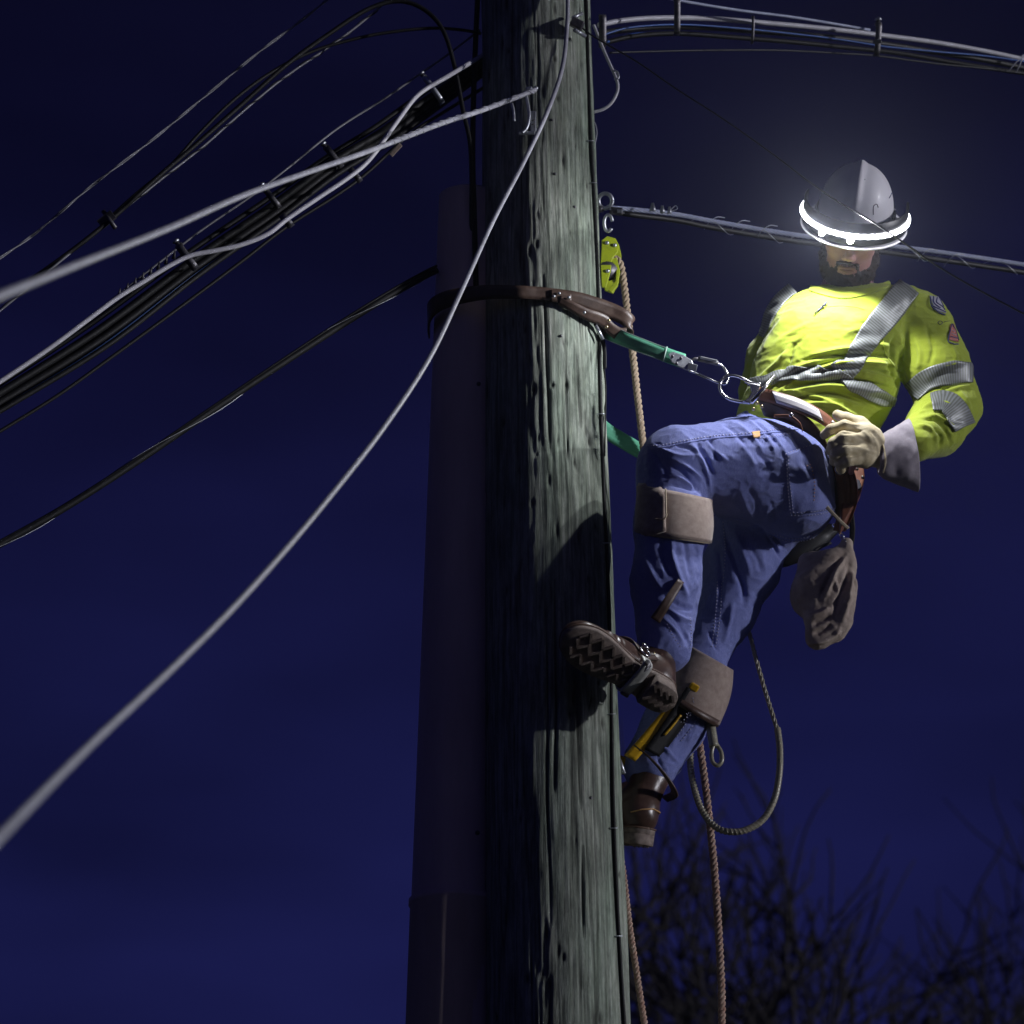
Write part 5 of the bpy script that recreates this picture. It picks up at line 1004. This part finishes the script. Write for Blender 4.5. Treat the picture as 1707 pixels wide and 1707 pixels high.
plate([(1240, 636), (1254, 639), (1268, 642), (1258, 668), (1250, 672), (1238, 669), (1248, 662), (1253, 652), (1250, 642)], -.197, .010, m_chrome, 'ring_shoulder', belt, .002)
MB().add(*tube([P(1252, 671, -.205), P(1291, 627, -.205)], .0062, 12)).build('ring_bar', m_chrome, belt)
MB().add(*disc(P(1289, 629, -.203)-TC*.0, camvec(.6, .6, .5), .0066, .004, 12)).build('bar_end', m_chrome, belt)
# carabiner snap
cb = thing('snap_hook', 'steel locking snap hook joining the green strap to the belt ring', 'snap hook', P(1180, 620, -.19))
kk = catmull([P(a, b, -.19+.004*(i % 2)) for i, (a, b) in enumerate(((1152, 600), (1148, 607), (1150, 618), (1160, 622), (1178, 630), (1196, 638), (1208, 640), (1213, 634), (1212, 622), (1205, 611), (1196, 606)))], 6)
MB().add(*tube(kk, .0033, 10)).build('hook_body', m_chrome, cb)
MB().add(*tube([P(1150, 603, -.195), P(1158, 598, -.195), P(1168, 598, -.195)], .0042, 8)).build('hinge', m_dsteel, cb)
MB().add(*tube([P(1164, 598, -.193), P(1197, 606, -.193)], .0068, 12)).build('gate_sleeve', m_dsteel, cb)
bevel(MB().add(*box(P(1181, 599, -.198), camvec(.97, -.22, 0), camvec(.22, .97, 0), TC, (.022, .0035, .005))).build('gate_cover', m_steel, cb, False), .0015)
strap = thing('positioning_strap', 'green webbing strap with brown leather wear pad looped round pole and conduit', 'strap', P(905, 500, -.17))
gs = catmull([P(1012, 553, -.05), P(1035, 563, -.10), P(1060, 573, -.13), P(1092, 585, -.16), P(1126, 598, -.185)], 8)
wg = camvec(.32, .95, -.45)
strip('webbing', strap, gs, np.interp(np.arange(len(gs)), [0, len(gs)-1], [.0215, .0185]), m_green, wg, .0035)
for s_ in (-1, 1): MB().add(*tube(gs+wg*s_*np.interp(np.arange(len(gs)), [0, len(gs)-1], [.0215, .0185])[:, None]+TC*.001, .0014, 6)).build('webbing_edge', m_webedge, strap)
g2 = catmull([P(1106, 590, -.178), P(1122, 596, -.187), P(1140, 602, -.192)], 6); strip('webbing_end', strap, g2, .0195, m_green, wg, .007)
MB().add(*tube([P(1105, 603, -.19), P(1112, 578, -.19)], .0018, 6)).build('end_fold', m_webedge, strap)
plate([(1114, 590), (1122, 586), (1140, 592), (1153, 600), (1158, 611), (1146, 617), (1132, 611), (1120, 603)], -.204, .004, m_steel, 'end_plate', strap, .0012)
bevel(MB().add(*box(P(1154, 612, -.203), camvec(.95, -.3, 0), camvec(.3, .95, 0), TC, (.012, .009, .004))).build('end_tongue', m_steel, strap, False), .001)
for a, b in ((1121, 594), (1135, 597), (1128, 606)): MB().add(*disc(P(a, b, -.205), TC, .0042, .003, 10)).build('rivet', m_dsteel, strap)
g3 = catmull([P(985, 690, .10), P(1010, 717, .10), P(1040, 736, .10), P(1075, 756, .09), P(1110, 772, .08)], 8); strip('far_webbing', strap, g3, .0225, m_green, wg, .0035)
# wear pad: from behind the conduit round the pole, doubling back into a loop at the right
lp = [(716, 552, .03, 14), (714, 532, -.035, 14), (722, 512, -.075, 14), (745, 499, -.100, 14), (780, 491, -.112, 13), (815, 487, -.150, 12), (860, 487, -.19, 11), (900, 489, -.178, 10.5), (932, 493, -.165, 11), (962, 499, -.150, 12.5), (990, 508, -.13, 13.5), (1020, 519, -.11, 13.5), (1042, 530, -.10, 13), (1052, 542, -.085, 12), (1046, 554, -.065, 10), (1030, 556, -.055, 11), (1010, 549, -.055, 13), (996, 539, -.07, 13)]
pl = catmull([P(a, b, y) for a, b, y, _ in lp], 8); wl = catmull([np.array([w_, 0, 0.]) for *_, w_ in lp], 8)[:, 0]*.00157
tl = np.gradient(pl, axis=0); wd_ = UP[None]+0*tl; wd_ = wd_-tl*((wd_*tl).sum(1)/(tl*tl).sum(1))[:, None]; strip('wear_pad', strap, pl, wl, m_leather, wd_, .004)
p2_ = catmull([P(a, b, y) for a, b, y in ((932, 500, -.168), (955, 512, -.158), (978, 524, -.14), (995, 530, -.125), (1008, 536, -.11), (1016, 546, -.10), (1030, 556, -.09), (1042, 556, -.085))], 8); t2 = np.gradient(p2_, axis=0); w2_ = camvec(.35, .9, .1)[None]-t2*0
strip('loop_strap', strap, p2_, np.interp(np.arange(len(p2_)), [0, 20, 56], [.012, .016, .017]), m_leather, w2_, .004)
for a, b, y, mt in ((923, 494, -.172, m_steel), (932, 489, -.172, m_steel), (948, 496, -.166, m_steel), (974, 521, -.148, m_steel), (1015, 534, -.118, m_brass), (1011, 545, -.112, m_brass)): MB().add(*disc(P(a, b, y-.006), TC, .0042, .003, 10)).build('rivet', mt, strap)
strip('pad_patch', strap, catmull([P(918, 493, -.174), P(935, 495, -.168), P(952, 500, -.160)], 6), .0155, m_leather, UP, .006)
tl_ = thing('strap_tail', 'dark strap tail hanging against the pole under the leather loop', 'strap', P(1003, 600, -.1)); strip('tail', tl_, catmull([P(992, 540, -.10), P(1001, 556, -.08), P(1006, 572, -.07), P(1008, 592, -.07), P(1008, 615, -.07)], 8), .005, m_black, camvec(1, .3, 0), .003)
MB().add(*tube([P(993, 542, -.115), P(1005, 566, -.095)], .0045, 8)).build('buckle', m_steel, tl_)
# ------------------------------------------------------------------ canvas glove bag hanging from the belt
PB = lambda a_, b_, y_=0.: P(a_, b_, y_+.10)
path3b = lambda q_: catmull([PB(*k_) for k_ in q_], 12)
bag = thing('hanging_gloves', 'pair of tan canvas gloves hanging from a snap at the back of the belt', 'gloves', PB(1380, 1078, -.02))
def gbag():
    s = SDF(PB(1310, 1095, 0)-[0, .12, 0], PB(1450, 880, 0)+[0, .12, 0], .0026); r = lambda v: v*.00158
    s.chain([PB(1410, 912, -.01), PB(1392, 950, -.02), PB(1372, 990, -.02), PB(1370, 1030, -.02)], [r(11), r(28), r(40), r(28)], .03, (TC, .55))
    s.cap(PB(1350, 940, .0), PB(1345, 1000, .0), r(20), r(20), .03, (TC, .6)); s.cap(PB(1405, 975, -.04), PB(1400, 1030, -.03), r(24), r(22), .015, (TC, .6)); s.cap(PB(1364, 1040, -.03), PB(1362, 1064, -.02), r(20), r(15), .015, (TC, .6)); s.cap(PB(1362, 1064, -.02), PB(1390, 1052, -.02), r(13), r(18), .02, (TC, .6))
    s.cap(PB(1412, 905, -.02), PB(1416, 940, -.03), r(8), r(10), .012)
    V, Fq = s.mesh(); V = smooth(V, Fq, 2, .5)
    st = [([(1412, 925), (1396, 950), (1384, 975), (1374, 998)], 3.5, 9), ([(1404, 925), (1388, 950), (1376, 975), (1366, 1000)], 4, -9), ([(1416, 935), (1410, 970), (1396, 1000), (1392, 1030)], 4, -9), ([(1422, 950), (1418, 975), (1412, 1010), (1402, 1040)], 4, 7),
          ([(1345, 1030), (1368, 1022), (1386, 1012)], 3.5, 7), ([(1350, 1042), (1372, 1034), (1388, 1028)], 4, -8), ([(1346, 1074), (1370, 1070), (1390, 1060), (1404, 1044)], 3.5, 6), ([(1352, 1058), (1374, 1050), (1388, 1040)], 4.5, -7), ([(1420, 965), (1428, 980), (1422, 1005)], 3, -4), ([(1388, 960), (1398, 985), (1396, 1000)], 3, 4), ([(1340, 950), (1336, 975), (1340, 1010)], 7, 2), ([(1405, 1010), (1414, 1000), (1426, 990)], 3, 4)]
    V = folds(V, Fq, st, 1.1); V = V+vnormals(V, Fq)*(.0016*vnoise3(V, 50, 81)+.0006*vnoise3(V, 150, 82))[:, None]
    return new_obj('canvas', V, Fq, m_canvas, bag)
gbag()
ch_ = MB()
for k, (a, b) in enumerate(((1392, 878), (1397, 886), (1403, 893), (1409, 901))): ch_.add(*tube(ringpts(PB(a, b, -.03), camvec(.6, -.8, 0)*.0085, (TC if k % 2 else camvec(.8, .6, 0))*.0045, 14, 0, 6.1), .0018, 6))
ch_.build('chain', m_chrome, bag); MB().add(*tube([PB(1388, 876, -.04), PB(1402, 890, -.04)], .003, 8)).build('snap', m_chrome, bag)
strip('hanger_strap', bag, catmull([PB(1418, 850, .01), PB(1421, 880, .01), PB(1419, 905, .0), PB(1413, 912, -.01)], 6), .007, m_black, RT, .004)
MB().add(*tube(path3b([(1340, 930, .02), (1349, 926, .02), (1362, 915, .02), (1385, 905, .03)]), .004, 8)).build('cord', m_black2, bag)
tp_ = thing('tool_pouch', 'dark pouch hanging under the seat behind the gloves', 'pouch', PB(1345, 930, .08)); 
mbp = MB(); mbp.add(*loft([ellring(PB(1372, 880, .08), RT*.05, UP*.012, 20), ellring(PB(1345, 905, .08), RT*.055, UP*.02+TC*.02, 20), ellring(PB(1322, 930, .08), RT*.04, UP*.012+TC*.015, 20), ellring(PB(1306, 942, .08), RT*.015, UP*.006+TC*.008, 20)])); mbp.build('pouch', m_black2, tp_)
# looped cable sling hanging below
sl_ = thing('cable_sling', 'sheathed wire sling hanging in a long loop below the seat', 'sling', P(1240, 1388, .1))
l1 = path3([(1232, 1000, .16), (1240, 1025, .14), (1251, 1062, .13), (1262, 1105, .12), (1275, 1150, .12), (1288, 1192, .11), (1296, 1218, .11)]); rb_ = MB(); rope(rb_, l1, .0052, .05, 3); rb_.build('wire_rope', m_sheath, sl_)
l2 = path3([(1296, 1214, .11), (1300, 1250, .11), (1299, 1290, .11), (1291, 1332, .11), (1272, 1366, .11), (1242, 1384, .11), (1212, 1386, .11), (1190, 1376, .12), (1170, 1350, .14), (1158, 1315, .16), (1151, 1275, .18), (1152, 1230, .2)]); MB().add(*tube(l2, np.interp(np.arange(len(l2)), [0, 70, 78, 133], [.0082, .0082, .0070, .0070]), 12)).build('sheath', m_sheath, sl_)
mbr = MB(); rope(mbr, l2, .0088, .02, 2, .0016); mbr.build('sheath_ridges', m_sheath, sl_)
ey = thing('spliced_eye', 'short doubled rope end with a stitched eye below the lower knee', 'rope', P(1195, 1276, .1))
l3 = path3([(1180, 1170, .12), (1184, 1205, .10), (1190, 1245, .10)]); MB().add(*tube(l3, .0125, 12)).build('doubled_rope', m_sheath, ey)
q = [P(1190, 1240, .1), P(1186, 1256, .1), P(1188, 1270, .1), P(1196, 1276, .1), P(1203, 1269, .1), P(1202, 1254, .1), P(1194, 1240, .1)]; MB().add(*tube(catmull(q, 6), .0055, 10)).build('eye', m_sheath, ey)
# ------------------------------------------------------------------ hard hat with ring lamp
hat = thing('hard_hat', 'white full brim hard hat with a glowing LED ring lamp round the brim', 'hard hat', BR)
K = lambda x, y, z: BR+Xh*x+Uh*y+Fh*z
def make_hat():
    n = 120; t = np.linspace(0, 2*np.pi, n, endpoint=False); prof = []
    for a in np.linspace(90, 4, 26): prof.append((math.cos(R_(a))*1.0, math.sin(R_(a))))
    V = []
    for i, (r_, h_) in enumerate(prof):
        x = .098*r_**.92*np.cos(t); z = .116*r_**.92*np.sin(t)-.004; y = .136*h_**.95+.006
        ridge = .0085*np.exp(-(x/.011)**2)*np.clip((.99-r_)*6, 0, 1)*np.clip((z+.11)*12, 0, 1)
        sc = 1+ridge/.12
        V.append(K(0, 0, 0)+np.outer(x*sc, Xh)+np.outer(y+ridge*h_*1.0+0*x, Uh)+np.outer(z*sc, Fh))
    for rx, rz, yy in ((.100, .118, .003), (.108, .127, -.001), (.124, .145, -.010), (.134, .156, -.020), (.1385, .1615, -.023), (.1390, .1620, -.026), (.1375, .1605, -.0275), (.124, .145, -.014), (.106, .124, -.005), (.096, .112, .003)):
        V.append(BR+np.outer(rx*np.cos(t), Xh)+np.outer(yy+0*t, Uh)+np.outer(rz*np.sin(t)-.004, Fh))
    V, Fc = loft(V, False); top = tuple(range(n)); return V, Fc
Vh, Fh_ = make_hat(); sh = new_obj('shell', Vh, Fh_, m_hat, hat); T_h = bvh((Vh, Fh_))
ringp = lambda t, rx, rz, y: K(rx*math.cos(t), y, rz*math.sin(t)-.004)
TT = np.linspace(R_(-14), R_(194), 96)
rk = np.array([ringp(t, .1405, .1625, .0135) for t in TT])
hv = [np.array([ringp(t, rx, rz, y) for t in TT]) for rx, rz, y in ((.1325, .1545, -.0175), (.1380, .1600, -.0130), (.1360, .1580, .0440), (.1330, .1550, .0455), (.1310, .1530, .0430))]
Vw = np.concatenate(hv); nT = len(TT)
new_obj('lamp_housing', Vw, [(i*nT+j, i*nT+j+1, (i+1)*nT+j+1, (i+1)*nT+j) for i in range(4) for j in range(nT-1)]+[((4)*nT+j, 4*nT+j+1, j+1, j) for j in range(nT-1)], m_hatband, hat)
wav = np.array([ringp(t, .1400, .1622, .0115+.0006*math.sin(t*44)) for t in np.linspace(R_(-14), R_(194), 400)])
MB().add(*tube(wav, np.interp(np.linspace(0, 1, 400), [0, .15, .85, 1], [.0012, .0064, .0060, .0012]), 8)).build('led_strip', m_led, hat)
for k_l, ang in enumerate((123, 90)):
    c = ringp(R_(ang), .1405, .1625, -.002); dirn = c-BR; dirn -= Uh*(dirn@Uh); dirn /= np.linalg.norm(dirn)
    MB().add(*disc(c-dirn*.003, dirn, .0085, .005, 16)).build('spot_lamp', m_led2, hat)
    pl_ = bpy.data.lights.new('spot_lamp_light', 'SPOT'); pl_.spot_size = R_(168); pl_.spot_blend = .25; pl_.energy = 15.; pl_.color = (.93, .95, 1.0); pl_.shadow_soft_size = .010
    po_ = bpy.data.objects.new('spot_lamp_light', pl_); COL.objects.link(po_); po_.location = c+dirn*.016+Uh*.032; po_.rotation_euler = Vector(-(dirn*.9-Uh*.42)).to_track_quat('Z', 'Y').to_euler()
bd = [K(.1005*math.cos(t), .014, .1185*math.sin(t)-.004) for t in np.linspace(0, 2*math.pi, 90)]
MB().add(*tube(np.array(bd), .0050, 8)).build('elastic_band', m_hatband, hat)
slot = [(1456, 358), (1456, 345), (1459, 341), (1462, 341), (1464, 346)]
seam('slot_rim', T_h, [slot], m_cuff, hat, .0013, .0004)
seam('side_logo', T_h, [[(1482, 330), (1486, 322)], [(1484, 340), (1489, 326)], [(1487, 343), (1490, 333)]], m_navy, hat, .0016, .0006)
MB().add(*tube([P(1491, 343, -.12), P(1492, 352, -.12)], .0022, 8)).build('hook_clip', m_chrome, hat)
MB().add(*disc(*(lambda a: (a[0], a[1]))(cast(T_h, 1442, 299)), .002, .001, 8)).build('vent_screw', m_steel, hat)
# suspension strap under the shell
MB().add(*tube(catmull([K(-.075, -.01, -.02), K(-.078, -.05, -.0), K(-.07, -.09, .02)], 6), .003, 6)).build('chin_strap_stub', m_hatband, hat)
# ------------------------------------------------------------------ bare trees far behind
def tree(px, top_py, y, seed, label, spread=1.0, den=6):
    r = np.random.default_rng(seed); base = P(px, 1700, y); base[2] = 0; H_ = P(px, top_py, y)[2]*.93
    root = thing('bare_tree', label, 'tree', base, 'bare trees behind'); tm = MB(); bm_ = MB()
    def branch(p, d, L, rad, lev):
        pts = [p]; n = 5
        for i in range(n): d = d+r.normal(0, .13, 3)*[1, 1, .6]+np.array([0, 0, .07]); d /= np.linalg.norm(d); pts.append(pts[-1]+d*L/n)
        (tm if lev == 0 else bm_).add(*tube(catmull(pts, 2) if lev < 2 else pts, np.linspace(rad, rad*.45, 2*n+1 if lev < 2 else n+1), 7 if lev < 2 else 4))
        if lev >= 4: return
        for k in range(den if lev == 0 else 6):
            i = int(r.integers(2, n+1)) if lev else int(r.integers(2, n+1)); q_ = r.normal(0, 1, 3); q_ -= d*(q_@d); q_ /= np.linalg.norm(q_)
            nd = d*.75+q_*r.uniform(.5, .95)*spread+np.array([0, 0, .15]); nd /= np.linalg.norm(nd); branch(pts[i], nd, L*r.uniform(.52, .72), rad*.52, lev+1)
    branch(base, np.array([r.normal(0, .04), r.normal(0, .04), 1.]), H_*.50, H_*.020, 0)
    tm.build('trunk', m_bark, root); c = bm_.build('crown', m_bark, root); return root
tree(1300, 1480, 38, 1, 'bare dark tree whose tall crown rises right of the hanging ropes', 1.0, 7)
tree(1130, 1500, 33, 2, 'bare dark tree just right of the pole at the bottom', .9, 6)
tree(1440, 1530, 46, 3, 'bare dark tree between the ropes and the right edge', 1.0, 6)
tree(1630, 1590, 40, 4, 'bare dark tree at the bottom right corner', .9, 6)
tree(1545, 1590, 52, 5, 'bushier low bare tree second from the right corner', 1.1, 7)
tree(640, 1690, 44, 6, 'bare treetop just left of the conduit at the bottom', 1.1, 6)
tree(15, 1680, 42, 7, 'bare treetop in the bottom left corner', 1.0, 6)

# ------------------------------------------------------------------ added glow volume: one even, closed box giving the lamp a lens-bloom halo
lo_, hi_ = np.array([-460., -80., -2.2]), np.array([460., 840., 19.])
m_bloom_haze = bpy.data.materials.new('thin_bloom_haze'); m_bloom_haze.use_nodes = True; tt_ = m_bloom_haze.node_tree; tt_.nodes.clear()
ho_ = tt_.nodes.new('ShaderNodeOutputMaterial'); hv_ = tt_.nodes.new('ShaderNodeVolumePrincipled'); hv_.inputs['Density'].default_value = .0013; hv_.inputs['Anisotropy'].default_value = .93; hv_.inputs['Color'].default_value = (.80, .84, 1, 1)
tt_.links.new(hv_.outputs[0], ho_.inputs['Volume'])
hz = new_obj('bloom_haze', [(x, y, z) for x in (lo_[0], hi_[0]) for y in (lo_[1], hi_[1]) for z in (lo_[2], hi_[2])], [(0, 1, 3, 2), (4, 6, 7, 5), (0, 4, 5, 1), (2, 3, 7, 6), (0, 2, 6, 4), (1, 5, 7, 3)], m_bloom_haze, None, False); hz['kind'] = 'stuff'
tree(1215, 1530, 50, 11, 'slim bare tree seen just right of the long hanging rope', 1.0, 7)
tree(1380, 1530, 44, 12, 'bare tree with a forked crown right of the hanging ropes', 1.1, 7)
tree(1700, 1600, 48, 13, 'bare tree cut by the right edge of the picture', 1.1, 7)
